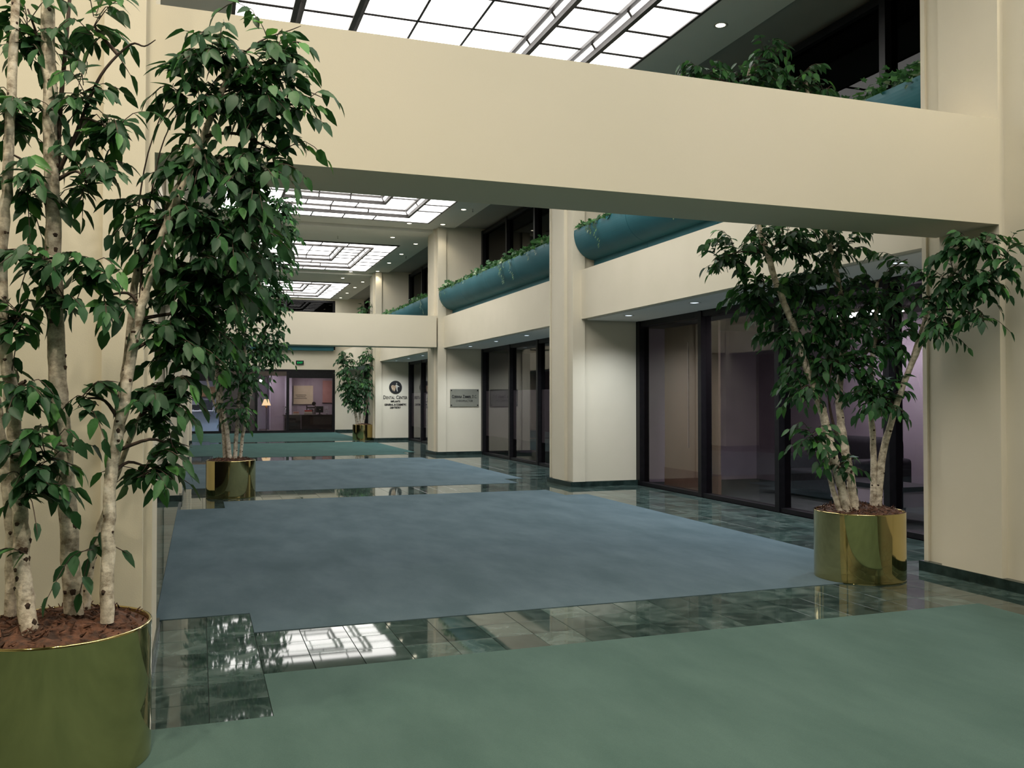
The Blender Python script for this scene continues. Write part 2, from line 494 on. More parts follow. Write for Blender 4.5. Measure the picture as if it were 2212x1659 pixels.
mb = MB()
mb.box(-0.74, SKX[0], Y0, YE, ZC, ZC + 0.12)
mb.box(SKX[1], 6.88, Y0, YE, ZC, ZC + 0.12)
ys = [Y0] + [y for s in SKY for y in s] + [YE]
for i in range(0, len(ys), 2): mb.box(SKX[0], SKX[1], ys[i], ys[i + 1], ZC, ZC + 0.12)
for (a, d) in PIERS:                                  # shallow cross ribs at the pier lines
    mb.box(-0.3, 6.38, a + 0.42, d + 0.05, ZC - 0.09, ZC)
ceiling = struct(mb.build('ceiling', M['ceil']), 'grey hall ceiling around the luminous skylights')
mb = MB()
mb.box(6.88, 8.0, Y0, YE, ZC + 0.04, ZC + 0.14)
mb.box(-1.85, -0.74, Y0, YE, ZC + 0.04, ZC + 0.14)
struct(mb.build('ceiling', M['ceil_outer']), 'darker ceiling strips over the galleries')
mb = MB(); mb.box(-6.0, 13.0, Y0 - 0.3, 52.0, 7.1, 7.2)
struct(mb.build('ceiling', M['room_dark']), 'roof deck above the skylights')

# ------------------------------------------------------------------ skylights (luminous stepped ceilings)
W = 0.03
def skylight(idx, y0, y1, label):
    x0, x1 = SKX
    t = thing('skylight', label, 'skylight', ((x0 + x1) / 2, (y0 + y1) / 2, ZC), 'luminous skylights along the hall')
    R = [(0.0, 0.015), (0.73, 0.015), (0.83, 0.152), (1.53, 0.152), (1.63, 0.289)]
    def rect(k):
        i, z = R[k]
        return (x0 + i, x1 - i, y0 + i, y1 - i, ZC + z)
    def pane(pts):
        mb = MB()
        up = Vector((0, 0, 0.012))
        p = [Vector(q) for q in pts]
        mb.add(p + [q + up for q in p], [(3, 2, 1, 0), (4, 5, 6, 7), (0, 1, 5, 4), (1, 2, 6, 5), (2, 3, 7, 6), (3, 0, 4, 7)])
        place(mb.build('panel', M['panel'] if idx else M['panel_near']), t)
    def muntin(a, c, r=0.022):
        place(MB().tube([a, c], [r, r], 4, smooth=False).build('muntin', M['skyframe']), t)
    def lerp(a, c, f): return a + (c - a) * f
    for k in range(4):
        A, B = rect(k), rect(k + 1)
        nx = max(2, round((A[1] - A[0] - 1.2) / 0.84)) if k < 2 else max(2, round((A[1] - A[0]) / 0.9))
        ny = max(2, round((A[3] - A[2] - 1.2) / 0.85)) if k < 2 else max(2, round((A[3] - A[2]) / 0.95))
        ao = [(A[0], A[2]), (A[1], A[2]), (A[1], A[3]), (A[0], A[3])]
        bo = [(B[0], B[2]), (B[1], B[2]), (B[1], B[3]), (B[0], B[3])]
        for s_ in range(4):
            a0, a1, b0, b1 = ao[s_], ao[(s_ + 1) % 4], bo[s_], bo[(s_ + 1) % 4]
            n = nx if s_ % 2 == 0 else ny
            for j in range(n):
                q = []
                # straight joints: cells follow the inner edge, corner cells take the rest
                def outer(f):
                    if f <= 0: return a0
                    if f >= 1: return a1
                    bx, by = lerp(b0[0], b1[0], f), lerp(b0[1], b1[1], f)
                    return (bx, a0[1]) if s_ % 2 == 0 else (a0[0], by)
                f0, f1 = j / n, (j + 1) / n
                o0, o1 = outer(f0), outer(f1)
                i0 = (lerp(b0[0], b1[0], f0), lerp(b0[1], b1[1], f0))
                i1 = (lerp(b0[0], b1[0], f1), lerp(b0[1], b1[1], f1))
                pane([(o0[0], o0[1], A[4]), (o1[0], o1[1], A[4]), (i1[0], i1[1], B[4]), (i0[0], i0[1], B[4])])
                if j > 0 or k in (1, 3):
                    muntin((o0[0], o0[1], A[4] - 0.004), (i0[0], i0[1], B[4] - 0.004), 0.022 if j else 0.028)
    C = rect(4)
    nx, ny = 3, 3
    for i in range(nx):
        for j in range(ny):
            xa, xb = lerp(C[0], C[1], i / nx), lerp(C[0], C[1], (i + 1) / nx)
            ya, yb = lerp(C[2], C[3], j / ny), lerp(C[2], C[3], (j + 1) / ny)
            pane([(xa, ya, C[4]), (xb, ya, C[4]), (xb, yb, C[4]), (xa, yb, C[4])])
    for i in range(1, nx): muntin((lerp(C[0], C[1], i / nx), C[2], C[4]), (lerp(C[0], C[1], i / nx), C[3], C[4]))
    for j in range(1, ny): muntin((C[0], lerp(C[2], C[3], j / ny), C[4]), (C[1], lerp(C[2], C[3], j / ny), C[4]))
    for k in range(5):
        a, c, d, e, z = rect(k)
        w = (0.022, 0.034, 0.034, 0.034, 0.034)[k]
        zl, zh = z - (0.02 if k == 0 else 0.05), z + 0.03
        for nm, q in (('frame_bar', (a - w, a + w, d - w, e + w)), ('frame_bar', (c - w, c + w, d - w, e + w)),
                      ('frame_bar', (a + w, c - w, d - w, d + w)), ('frame_bar', (a + w, c - w, e - w, e + w))):
            low = 0.035 if k == 0 and q[3] - q[2] < 0.3 and q[2] < y0 + 0.5 else 0.0     # the near edge hangs lower
            place(box(nm, q[0], q[1], q[2], q[3], zl - low, zh, M['skyframe']), t)
for i, lab in enumerate(('stepped luminous skylight directly overhead, before the nearest beam', 'big luminous skylight seen above the nearest beam',
                         'luminous skylight just beyond the nearest beam', 'luminous skylight over the bay with the dental sign',
                         'farthest luminous skylight, before the dark upper windows')):
    skylight(i, SKY[i][0], SKY[i][1], lab)

# ------------------------------------------------------------------ downlights
ring_me = MB().lathe([(0.062, 0.0), (0.085, -0.006), (0.098, -0.004), (0.100, 0.004), (0.062, 0.004)], seg=20).mesh('trim_ring', M['trim'])
lens_mb = MB().lathe([(0.001, -0.004), (0.04, -0.004), (0.064, 0.0), (0.064, 0.003), (0.001, 0.003)], seg=20)
lens_me = lens_mb.mesh('lens', M['lens'])
lens_cool_me = lens_mb.mesh('lens', M['lens_cool'])
def downlight(x, y, z, label, group, watts, cool=False, angle=110, blend=0.7):
    t = thing('recessed_downlight', label, 'downlight', (x, y, z), group)
    for me, n in ((ring_me, 'trim_ring'), (lens_cool_me if cool else lens_me, 'lens')):
        o = bpy.data.objects.new(n, me); COL.objects.link(o); o.parent = t
    ld = bpy.data.lights.new('downlight_lamp', 'SPOT')
    ld.energy = watts; ld.spot_size = RAD(angle); ld.spot_blend = blend; ld.shadow_soft_size = 0.06
    ld.color = (0.82, 0.9, 1.0) if cool else (1.0, 0.88, 0.68)
    lo = bpy.data.objects.new('lamp', ld); lo.location = (0, 0, -0.02); COL.objects.link(lo); lo.parent = t
    return t
nth = ['nearest', 'second', 'third', 'farthest']
for k, (bay, yy) in enumerate((('the skylight above the nearest beam', (7.9, 10.02, 12.15, 14.3)), ('the skylight just beyond the nearest beam', (17.8, 19.95, 22.05, 24.13)),
                               ('the skylight of the dental bay', (27.46, 29.56, 31.63, 33.83)), ('the farthest skylight', (37.13, 39.1, 41.28, 43.28)))):
    for j, y in enumerate(yy):
        downlight(6.42, y, ZC, 'round ceiling downlight, %s in the row right of %s' % (nth[j], bay), 'high ceiling downlights', CAN_WATTS)
for (x, y, lab) in ((5.5, 24.3, 'ceiling downlight before the cross rib at the third pier'), (5.5, 26.57, 'yellowish ceiling downlight past the cross rib at the third pier'),
                    (5.47, 34.3, 'ceiling downlight before the cross rib at the fourth pier'), (5.45, 36.2, 'yellowish ceiling downlight past the cross rib at the fourth pier')):
    downlight(x, y, ZC, lab, 'high ceiling downlights', CAN_WATTS)
for x, yy in ((6.42, (0.5, 2.7, 4.75)), (-0.35, (0.5, 2.7, 4.3)), (-2.4, (2.7, 4.3))):  # guessed downlights out of view, added to brighten the near walls and pier
    for j, y in enumerate(yy):
        downlight(x, y, ZC, 'added warm fill downlight out of view above the nearest carpet, %s of the %s row' % (nth[j], 'right' if x > 3 else 'left' if x > -1 else 'lobby'), 'high ceiling downlights', (110.0 if x > 3 else 480.0) if y < 4 else 150.0, False, 140, 0.9)
for bay, ylist in (('the nearest glass front', (7.5, 9.55, 11.63, 13.79)), ('the chiropractor glass front', (16.7, 18.86, 21.06, 23.3)), ('the dental glass front', (26.6, 28.8, 30.9, 33.0))):
    for j, y in enumerate(ylist):
        downlight(6.98, y, ZF0, 'pale soffit downlight, %s over %s' % (nth[j], bay), 'soffit downlights under the right gallery', SOFFIT_WATTS, True, 140, 0.9)
for y in (39.0, 42.0): downlight(6.98, y, ZF0, 'soffit downlight past the fourth pier, %s' % ('nearer' if y < 40 else 'farther'), 'soffit downlights under the right gallery', SOFFIT_WATTS, True, 140, 0.9)
for k, (px_, py_) in enumerate(((6.62, 21.9), (3.9, 26.9), (6.65, 29.9))):
    t = thing('sprinkler_head', 'small ceiling sprinkler head ' + ('beside the skylight past the nearest beam', 'on the grey strip past the third pier', 'right of the dental bay skylight')[k], 'sprinkler', (px_, py_, ZC), 'ceiling sprinklers')
    MB().lathe([(0.001, -0.02), (0.02, -0.02), (0.03, 0.0)], seg=10).build('cup', M['trim'], t)
    MB().lathe([(0.001, -0.075), (0.018, -0.075), (0.018, -0.068), (0.006, -0.068), (0.006, -0.02)], seg=10).build('deflector', M['fasten'], t)

# ------------------------------------------------------------------ glass fronts
def front(name, X, ymarks, z0, z1, glass, label, side=1, film=False):
    fr = MB()
    ya, yb = ymarks[0], ymarks[-1]
    fr.box(X, X + 0.16, ya, yb, z0, z0 + 0.06)
    fr.box(X, X + 0.16, ya, yb, z1 - 0.10, z1)
    w = struct(fr.build(name, M['black']), label)
    for i, y in enumerate(ymarks):
        ww = 0.10 if 0 < i < len(ymarks) - 1 else 0.14
        c = y + (ww / 2 if i == 0 else -ww / 2 if i == len(ymarks) - 1 else 0)
        box('mullion', X - 0.02, X + 0.18, c - ww / 2, c + ww / 2, z0, z1, M['black'], w)
    for i in range(len(ymarks) - 1):
        box('pane', X + 0.075, X + 0.085, ymarks[i] + 0.05, ymarks[i + 1] - 0.05, z0 + 0.05, z1 - 0.09, glass, w)
        if film: box('privacy_film', X + 0.088, X + 0.090, ymarks[i] + 0.06, ymarks[i + 1] - 0.06, 0.55, 1.83, M['film'], w)
    return w
M['film'] = noisy('frosted_film', (0.075, 0.072, 0.070, 1), (0.09, 0.087, 0.085, 1), 6, 0.6)
front('window_1', GLR, [6.52, 8.48, 10.6, 12.65, 14.88], 0.012, ZF0, M['glass'], 'tall bronze glass shopfront behind the right ficus')
front('window_2', GLR, [15.92, 18.0, 20.05, 22.1, 24.55], 0.012, ZF0, M['glass'], 'dark glass shopfront beside the chiropractor plaque', film=True)
front('window_3', GLR, [25.65, 27.8, 29.9, 32.0, 34.05], 0.012, ZF0, M['glass'], 'dark glass shopfront beside the dental sign', film=True)
front('window_4', GLR, [35.15, 37.3, 39.5, 41.7, 44.0], 0.012, ZF0, M['glass'], 'farthest dark glass shopfront on the right')
for n, (a, d) in enumerate(((6.52, 14.88), (15.92, 24.55), (25.65, 34.05), (35.15, 44.0))):
    s_ = (d - a) / 4
    front('window_%d' % (5 + n), GLR, [a, a + s_ * 0.95, a + 2 * s_, a + 3 * s_ - 0.05, d], ZF1, 6.46, M['glass_up'],
          ('dark upper gallery window above the nearest glass front', 'dark upper gallery window beyond the nearest beam', 'dark upper gallery window over the dental bay', 'farthest dark upper gallery window on the right')[n])
    struct(box('window_%d' % (9 + n), -1.66, GLL, a, d, 0.012, ZF0, M['black']), 'dark glazing on the left side under the gallery, bay %d' % (n + 1))
    struct(box('window_%d' % (13 + n), -1.66, GLL, a, d, ZF1, 6.5, M['black']), 'dark glazing on the left side above the gallery, bay %d' % (n + 1))
struct(box('wall_right', 7.75, 7.95, Y0, 5.42, 0, 6.6, M['wall']), 'cream wall on the right behind the viewer')
struct(box('wall_left', -6.2, -6.0, Y0, 5.42, 0, 6.6, M['wall']), 'cream wall on the left behind the first planter')
struct(box('wall_lobby', -6.2, -1.7, 5.42, 5.62, 0, 6.6, M['wall']), 'cream wall left of the first pier')
struct(box('ceiling', -6.2, -1.84, Y0, 5.62, ZC + 0.04, ZC + 0.14, M['ceil']), 'lobby ceiling left of the nearest bay')
struct(box('wall_back', -6.2, 8.0, Y0 - 0.2, Y0, 0, 6.6, M['wall']), 'cream end wall behind the viewer')

# rooms behind the right-hand glass
mb = MB(); mb.box(10.6, 10.7, 6.0, 15.3, 0, 6.6); mb.box(12.4, 12.5, 15.3, 44, 0, 6.6); mb.box(7.95, 12.4, 5.9, 6.0, 0, 6.6)
mb.box(7.95, 12.4, 15.3, 15.5, 0, 6.6); mb.box(7.95, 12.4, 25.0, 25.2, 0, 6.6); mb.box(7.95, 12.4, 34.5, 34.7, 0, 6.6)
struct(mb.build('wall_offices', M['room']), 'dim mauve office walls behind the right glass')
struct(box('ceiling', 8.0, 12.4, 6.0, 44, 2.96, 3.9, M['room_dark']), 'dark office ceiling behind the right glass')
M['screen'] = noisy('olive_partition', (0.26, 0.215, 0.13, 1), (0.30, 0.245, 0.15, 1), 1.5, 0.5, stretch=(1, 1, 0.2))
M['strip'] = noisy('satin_metal_strip', (0.5, 0.47, 0.40, 1), (0.55, 0.52, 0.45, 1), 8, 0.3, metal=0.6)
t = thing('partition_screen', 'olive brown partition with two slim metal strips behind the first pane', 'partition', (8.12, 13.7, 0))
place(box('screen_panel', 8.10, 8.14, 12.75, 14.55, 0.35, 2.9, M['screen']), t)
place(box('kick_panel', 8.09, 8.15, 12.75, 14.55, 0.0, 0.35, noisy('brown_kick', (0.16, 0.10, 0.06, 1), (0.19, 0.12, 0.075, 1), 4, 0.5)), t)
for y in (13.25, 13.68): place(box('metal_strip', 8.075, 8.10, y, y + 0.018, 0.75, 2.6, M['strip']), t)
M['sofa'] = noisy('charcoal_upholstery', (0.012, 0.012, 0.016, 1), (0.02, 0.02, 0.025, 1), 20, 0.8)
M['white_lam'] = noisy('white_laminate', (0.5, 0.47, 0.5, 1), (0.55, 0.52, 0.55, 1), 3, 0.5)
t = thing('sofa', 'dark upholstered sofa dimly seen through the bronze glass', 'sofa', (9.6, 11.6, 0))
def rounded(name, x0, x1, y0, y1, z0, z1, mat, parent, bev=0.05):
    o = box(name, x0, x1, y0, y1, z0, z1, mat)
    bm = bmesh.new(); bm.from_mesh(o.data)
    bmesh.ops.bevel(bm, geom=bm.edges[:] , offset=bev, segments=3, affect='EDGES', profile=0.6)
    for f in bm.faces: f.smooth = True
    bm.to_mesh(o.data); bm.free()
    return place(o, parent)
rounded('seat', 9.2, 10.1, 10.9, 12.5, 0.12, 0.45, M['sofa'], t)
rounded('backrest', 9.95, 10.25, 10.9, 12.5, 0.35, 1.0, M['sofa'], t, 0.1)
rounded('armrest', 9.2, 10.2, 12.45, 12.7, 0.12, 0.7, M['sofa'], t, 0.08)
rounded('armrest', 9.2, 10.2, 10.7, 10.95, 0.12, 0.7, M['sofa'], t, 0.08)
for (x, y) in ((9.27, 10.8), (10.1, 10.8), (9.27, 12.58), (10.1, 12.58)): place(box('leg', x - 0.03, x + 0.03, y - 0.03, y + 0.03, 0, 0.13, M['black']), t)
t = thing('low_table', 'low white-edged table behind the glass beside the sofa', 'table', (8.7, 9.7, 0))
place(box('table_top', 8.4, 9.0, 9.0, 10.4, 0.42, 0.48, M['black']), t)
place(box('apron', 8.42, 8.98, 9.02, 10.38, 0.22, 0.42, M['white_lam']), t)
for (x, y) in ((8.46, 9.06), (8.94, 9.06), (8.46, 10.34), (8.94, 10.34)): place(box('leg', x - 0.025, x + 0.025, y - 0.025, y + 0.025, 0, 0.22, M['black']), t)
t = thing('ceiling_fixture', 'lit fluorescent ceiling fixture glimpsed through the right ficus leaves', 'ceiling light', (9.6, 10.9, 2.96))
place(box('housing', 9.35, 9.85, 10.4, 11.6, 2.91, 2.96, M['trim']), t)
place(box('diffuser', 9.39, 9.81, 10.45, 11.55, 2.895, 2.91, emit_mat('fluorescent_diffuser', (0.97, 0.92, 1.0, 1), 38.0)), t)
for k, (y, lab) in enumerate(((20.2, 'dim office fixture behind the chiropractor glass front'), (29.8, 'dim office fixture behind the dental glass front'))):
    t = thing('ceiling_fixture', lab, 'ceiling light', (10.5, y, 2.96))
    place(box('housing', 10.25, 10.75, y - 0.6, y + 0.6, 2.91, 2.96, M['trim']), t)
    place(box('diffuser', 10.29, 10.71, y - 0.55, y + 0.55, 2.895, 2.91, emit_mat('weak_diffuser', (1.0, 0.9, 0.85, 1), 5.0)), t)

# ------------------------------------------------------------------ teal balcony planters with ivy
PROF = [(6.405, 4.66)] + [(6.80 - 0.40 * math.cos(a * math.pi / 40), 4.60 - 0.46 * math.sin(a * math.pi / 40)) for a in range(21)] + [(6.80, 3.952), (7.08, 3.952), (7.08, 4.66)]
def leaf_shape(w=0.36, fold=0.10, droop=0.10, ivy=False):
    # unit-length leaf along +Y, folded on its midrib
    if ivy:
        side = [(0.0, 0.16), (0.38, 0.02), (0.30, 0.38), (0.46, 0.58), (0.16, 0.66)]
        v = [(0, 0.1, 0), (0, 0.45, 0.02), (0, 1.0, -0.06)]
        L_ = [(-x, y, fold * x * 2) for x, y in side[1:]]; R_ = [(x, y, fold * x * 2) for x, y in side[1:]]
        v += R_ + L_
        f = [(0, 3, 1), (3, 4, 1), (4, 5, 1), (5, 6, 1), (6, 2, 1), (0, 1, 7), (7, 1, 8), (8, 1, 9), (9, 1, 10), (10, 1, 2)]
        return v, f
    zc = lambda y: -droop * 1.7 * y * y
    mid = [(0, 0, 0), (0, 0.22, zc(0.22)), (0, 0.48, zc(0.48)), (0, 0.74, zc(0.74)), (0, 1.0, zc(1.0))]
    R_ = [(w * 0.36, 0.15, fold + zc(0.15)), (w * 0.50, 0.42, fold + zc(0.42)), (w * 0.30, 0.74, fold * 0.6 + zc(0.74))]
    L_ = [(-x, y, z) for x, y, z in R_]
    v = mid + R_ + L_
    f = [(0, 5, 1), (1, 5, 6, 2), (2, 6, 7, 3), (3, 7, 4), (0, 1, 8), (1, 2, 9, 8), (2, 3, 10, 9), (3, 4, 10)]
    return v, f
SHAPES = [leaf_shape(0.46, 0.07, 0.08), leaf_shape(0.52, 0.03, 0.16), leaf_shape(0.40, 0.10, 0.05)]
IVYS = leaf_shape(ivy=True)
def leaf_matrix(p, d, n, s):
    d = d.normalized()
    x = d.cross(n)
    if x.length < 1e-4: x = d.cross(Vector((1, 0.1, 0)))
    x.normalize(); z = x.cross(d)
    m = Matrix((x, d, z)).transposed().to_4x4()
    return Matrix.Translation(p) @ m @ Matrix.Scale(s, 4)

def trough(y0, y1, label, nleaf, seed, group='teal gallery planters'):
    rnd = random.Random(seed)
    t = thing('balcony_planter', label, 'planter', (6.9, (y0 + y1) / 2, ZF1), group)
    n = max(1, round((y1 - y0) / 2.05))
    for k in range(n):
        a, d = y0 + (y1 - y0) * k / n, y0 + (y1 - y0) * (k + 1) / n
        place(MB().extrude_xz(PROF, a + (0.004 if k else 0), d - (0.004 if k < n - 1 else 0), smooth=False).build('trough_section', M['teal']), t)
    place(box('trough_liner', 6.50, 7.07, y0 + 0.02, y1 - 0.02, 4.5, 4.655, M['soil']), t)
    mb = MB()
    def put(p, d, nn, s):
        m = leaf_matrix(p, d, nn, s)
        mb.add([m @ Vector(v) for v in IVYS[0]], IVYS[1], rnd.choices((0, 1, 2, 3), (5, 5, 3, 0.7))[0])
    bumps = [(rnd.uniform(y0, y1), rnd.uniform(0.3, 0.9), rnd.uniform(0.03, 0.12)) for _ in range(int((y1 - y0) * 1.2))]
    for _ in range(nleaf):
        y = rnd.uniform(y0 + 0.05, y1 - 0.05)
        h = 0.05 + max([b_[2] * math.exp(-((y - b_[0]) / b_[1] * 2) ** 2) for b_ in bumps])
        p = Vector((rnd.triangular(6.38, 6.95, 6.42), y, 4.66 + rnd.random() * h * 1.5 - 0.02))
        put(p, Vector((rnd.gauss(-0.5, 0.5), rnd.gauss(0, 0.7), rnd.gauss(0.15, 0.5))), Vector((rnd.gauss(-0.6, 0.3), rnd.gauss(-0.5, 0.4), 0.7)), rnd.uniform(0.065, 0.12))
    for _ in range(max(2, int((y1 - y0) * 1.3))):
        y = rnd.uniform(y0 + 0.1, y1 - 0.1); L_ = rnd.choice((0.1, 0.15, 0.2, 0.45))
        k = int(L_ / 0.035)
        for i in range(k):
            z = 4.66 - L_ * i / k
            xx = 6.39 if z > 4.42 else 6.40 + (4.42 - z) * 0.55
            put(Vector((xx - 0.012, y + 0.05 * math.sin(i * 1.3), z)), Vector((-0.3, rnd.gauss(0, 0.5), -0.8)), Vector((-1, 0, 0.3)), rnd.uniform(0.05, 0.085))
    tag(place(mb.build('ivy', IVY), t), 'trailing green ivy', kind='stuff')
    return t
trough(6.58, 14.82, 'teal half-round gallery planter with ivy above the nearest glass front', 1300, 11)
trough(15.98, 24.48, 'teal half-round gallery planter with ivy just beyond the nearest beam', 1300, 12)
trough(25.72, 33.98, 'teal half-round gallery planter with ivy over the dental bay', 900, 13)

# ------------------------------------------------------------------ potted ficus trees
POT_R, POT_H = 0.388, 0.61
pot_me = MB().lathe([(0.001, 0.012), (POT_R - 0.03, 0.012), (POT_R - 0.02, 0.0), (POT_R - 0.004, 0.0), (POT_R - 0.004, 0.012), (POT_R, 0.018), (POT_R, 0.022), (POT_R, 0.30), (POT_R, POT_H - 0.010), (POT_R, POT_H - 0.004),
                     (POT_R - 0.003, POT_H), (POT_R - 0.012, POT_H), (POT_R - 0.014, POT_H - 0.004), (POT_R - 0.014, 0.40), (0.001, 0.40)], seg=72).mesh('pot', M['brass'])
LEAF_ME = []
for sh in SHAPES:
    for li in range(4):
        LEAF_ME.append(MB().add(sh[0], sh[1], 0, True).mesh('leaf', LEAF[li]))

def smooth_path(pts, n=4):
    pts = [Vector(p) for p in pts]
    out = []
    for i in range(len(pts) - 1):
        p0, p1, p2, p3 = pts[max(i - 1, 0)], pts[i], pts[i + 1], pts[min(i + 2, len(pts) - 1)]
        for k in range(n):
            t = k / n
            out.append(0.5 * ((2 * p1) + (p2 - p0) * t + (2 * p0 - 5 * p1 + 4 * p2 - p3) * t * t + (3 * p1 - p0 - 3 * p2 + p3) * t ** 3))
    out.append(pts[-1])
    return out

def tree(label, center, trunks, branches, blobs, seed, leaf_size, reject=None, n_single=300, weights=(4, 5, 3, 1), pot_z=0.0, dense=1.0):
    rnd = random.Random(seed)
    cx, cy = center
    t = thing('potted_ficus_tree', label, 'potted tree', (cx, cy, pot_z), 'ficus trees in brass planters')
    pot = bpy.data.objects.new('pot', pot_me); COL.objects.link(pot); pot.parent = t
    # mulch mound
    mb = MB(); seg, rings = 48, 9
    vs_ = [(0, 0, 0.0)]
    for r in range(1, rings + 1):
        for k in range(seg):
            a = 2 * math.pi * k / seg; rr = (POT_R - 0.016) * r / rings
            h = POT_H - 0.02 + 0.055 * (1 - (r / rings) ** 2) + rnd.uniform(-0.016, 0.02)
            vs_.append((rr * math.cos(a), rr * math.sin(a), h if r < rings else POT_H - 0.02))
    vs_[0] = (0, 0, POT_H + 0.035)
    fs = [(0, 1 + k, 1 + (k + 1) % seg) for k in range(seg)]
    for r in range(rings - 1):
        for k in range(seg):
            a, c = 1 + r * seg + k, 1 + r * seg + (k + 1) % seg
            fs.append((a, a + seg, c + seg, c))
    mb.add(vs_, fs)
    for _ in range(240 if n_single >= 250 else 60):
        a, rr = rnd.uniform(0, 6.283), (POT_R - 0.03) * math.sqrt(rnd.random())
        p = Vector((rr * math.cos(a), rr * math.sin(a), POT_H - 0.01 + 0.055 * (1 - (rr / POT_R) ** 2)))
        d = Vector((rnd.gauss(0, 1), rnd.gauss(0, 1), rnd.gauss(0.3, 0.4))).normalized() * rnd.uniform(0.02, 0.05)
        mb.tube([p, p + d], [rnd.uniform(0.003, 0.008), 0.002], 4, smooth=False)
    mu = mb.build('mulch', M['mulch'], t); mu['kind'] = 'stuff'
    # trunks
    allpts = []
    for pts, w0, w1 in trunks:
        P = [at(*p) for p in pts]
        s = smooth_path(P, 5)
        n = len(s)
        rad = [(w0 + (w1 - w0) * i / (n - 1)) * (1 + rnd.uniform(-0.05, 0.05)) for i in range(n)]
        s = [q + Vector((rnd.gauss(0, 0.0025), rnd.gauss(0, 0.0025), 0)) for q in s]
        tr = place(MB().tube(s, rad, 12).build('trunk', M['bark']), t)
        km = MB()
        for _ in range(max(4, n // 2)):
            i = rnd.randrange(1, n - 1)
            a = rnd.uniform(-3.0, -0.1) if rnd.random() < 0.75 else rnd.uniform(0, 6.28)
            rdir = Vector((math.cos(a), math.sin(a), 0.15)).normalized()
            p = s[i] + rdir * rad[i] * 0.68; hh = rad[i] * rnd.uniform(0.35, 0.75)
            km.tube([p - Vector((0, 0, hh)), p - Vector((0, 0, hh * 0.4)), p + rdir * rad[i] * 0.08 + Vector((0, 0, hh * 0.3)), p + Vector((0, 0, hh))], [rad[i] * 0.10, rad[i] * 0.38, rad[i] * 0.40, rad[i] * 0.08], 7)
        ko = km.build('knot', M['knot']); ko.parent = tr; ko['kind'] = 'stuff'
        allpts += [(s[i], rad[i]) for i in range(n)]
    tw = MB()
    bpts = []
    for pts, w0, w1 in branches:
        s = smooth_path([at(*p) for p in pts], 4)
        n = len(s)
        tw.tube(s, [w0 + (w1 - w0) * i / (n - 1) for i in range(n)], 6)
        bpts += s
    axis = [q for q, _ in allpts] + bpts
    leaves = []
    for (bx, by, rx, ry, Y, n) in blobs:
        C = at(bx, by, Y)
        sc = depth(C) / FPX
        ax, az = rx * sc, ry * sc
        ay = min(ax, az) * 0.9 if max(rx, ry) > 20 else ax
        # anchor: nearest trunk point, slightly below the blob
        anchor = min(axis, key=lambda q: (q - C - Vector((0, 0, -az * 0.5))).length)
        if n >= 10 and (anchor - C).length > 0.05:
            mid = anchor.lerp(C, 0.5) + Vector((rnd.gauss(0, 0.02), rnd.gauss(0, 0.02), 0.04))
            s = smooth_path([anchor, mid, C], 4)
            rr = min(0.010, 0.35 * sc * 20 + 0.003)
            tw.tube(s, [rr * (1 - 0.6 * i / (len(s) - 1)) for i in range(len(s))], 5)
        left = int(n * dense) if n > 9 else n
        while left > 0:
            k = min(left, rnd.randint(5, 8)); left -= k
            # twig in the blob, arching outwards and hanging
            while True:
                u = Vector((rnd.uniform(-1, 1), rnd.uniform(-1, 1), rnd.uniform(-1, 1)))
                if u.length <= 1: break
            e = C + CR * (u.x * ax) + Vector((0, 1, 0)) * (u.y * ay) + Vector((0, 0, u.z * az))
            out = (CR * u.x + Vector((0, u.y, 0)) + Vector((0, 0, u.z * 0.5 + 0.2)))
            if out.length < 0.05: out = Vector((rnd.gauss(0, 1), rnd.gauss(0, 1), 0.3))
            out.normalize()
            tl = leaf_size * rnd.uniform(1.8, 3.0)
            s0 = e - out * tl * 0.5
            s1 = e + Vector((0, 0, tl * 0.10))
            s2 = e + out * tl * 0.5 - Vector((0, 0, tl * rnd.uniform(0.10, 0.45)))
            path = smooth_path([s0, s1, s2], 3)
            if reject and any(reject(q) for q in (s0, e, s2)): continue
            tw.tube(path, [leaf_size * 0.026] * (len(path) - 1) + [leaf_size * 0.010], 3, cap=False)
            for i in range(k):
                f = (i + 0.6) / k * (len(path) - 1)
                j = min(int(f), len(path) - 2)
                p = path[j].lerp(path[j + 1], f - j)
                td = (path[j + 1] - path[j]).normalized()
                sd = td.cross(Vector((0, 0, 1)))
                if sd.length < 1e-3: sd = Vector((1, 0, 0))
                sd.normalize()
                d = td * rnd.uniform(0.4, 0.9) + sd * (0.9 if i % 2 else -0.9) * rnd.uniform(0.5, 1.1) + Vector((0, 0, -rnd.uniform(0.2, 1.0)))
                if i == k - 1: d = td + Vector((0, 0, -0.5))
                nn = Vector((rnd.gauss(0, 0.35), rnd.gauss(-0.25, 0.35), 0.9))
                m = leaf_matrix(p, d, nn, leaf_size * rnd.uniform(0.78, 1.25))
                leaves.append((m, rnd.randrange(3), rnd.choices((0, 1, 2, 3), weights)[0]))
    tag(place(tw.build('twig', M['twig']), t), kind='stuff')
    leaves.sort(key=lambda q: (q[0].translation - CO).length)
    inv = Matrix.Translation(t.location).inverted()
    for m, sh, li in leaves[:n_single]:
        o = bpy.data.objects.new('leaf', LEAF_ME[sh * 4 + li])
        COL.objects.link(o); o.parent = t; o.matrix_local = inv @ m
    if len(leaves) > n_single:
        mb = MB()
        for m, sh, li in leaves[n_single:]:
            mb.add([m @ Vector(v) for v in SHAPES[sh][0]], SHAPES[sh][1], li, True)
        tag(place(mb.build('foliage', LEAF), t), kind='stuff')
    return t

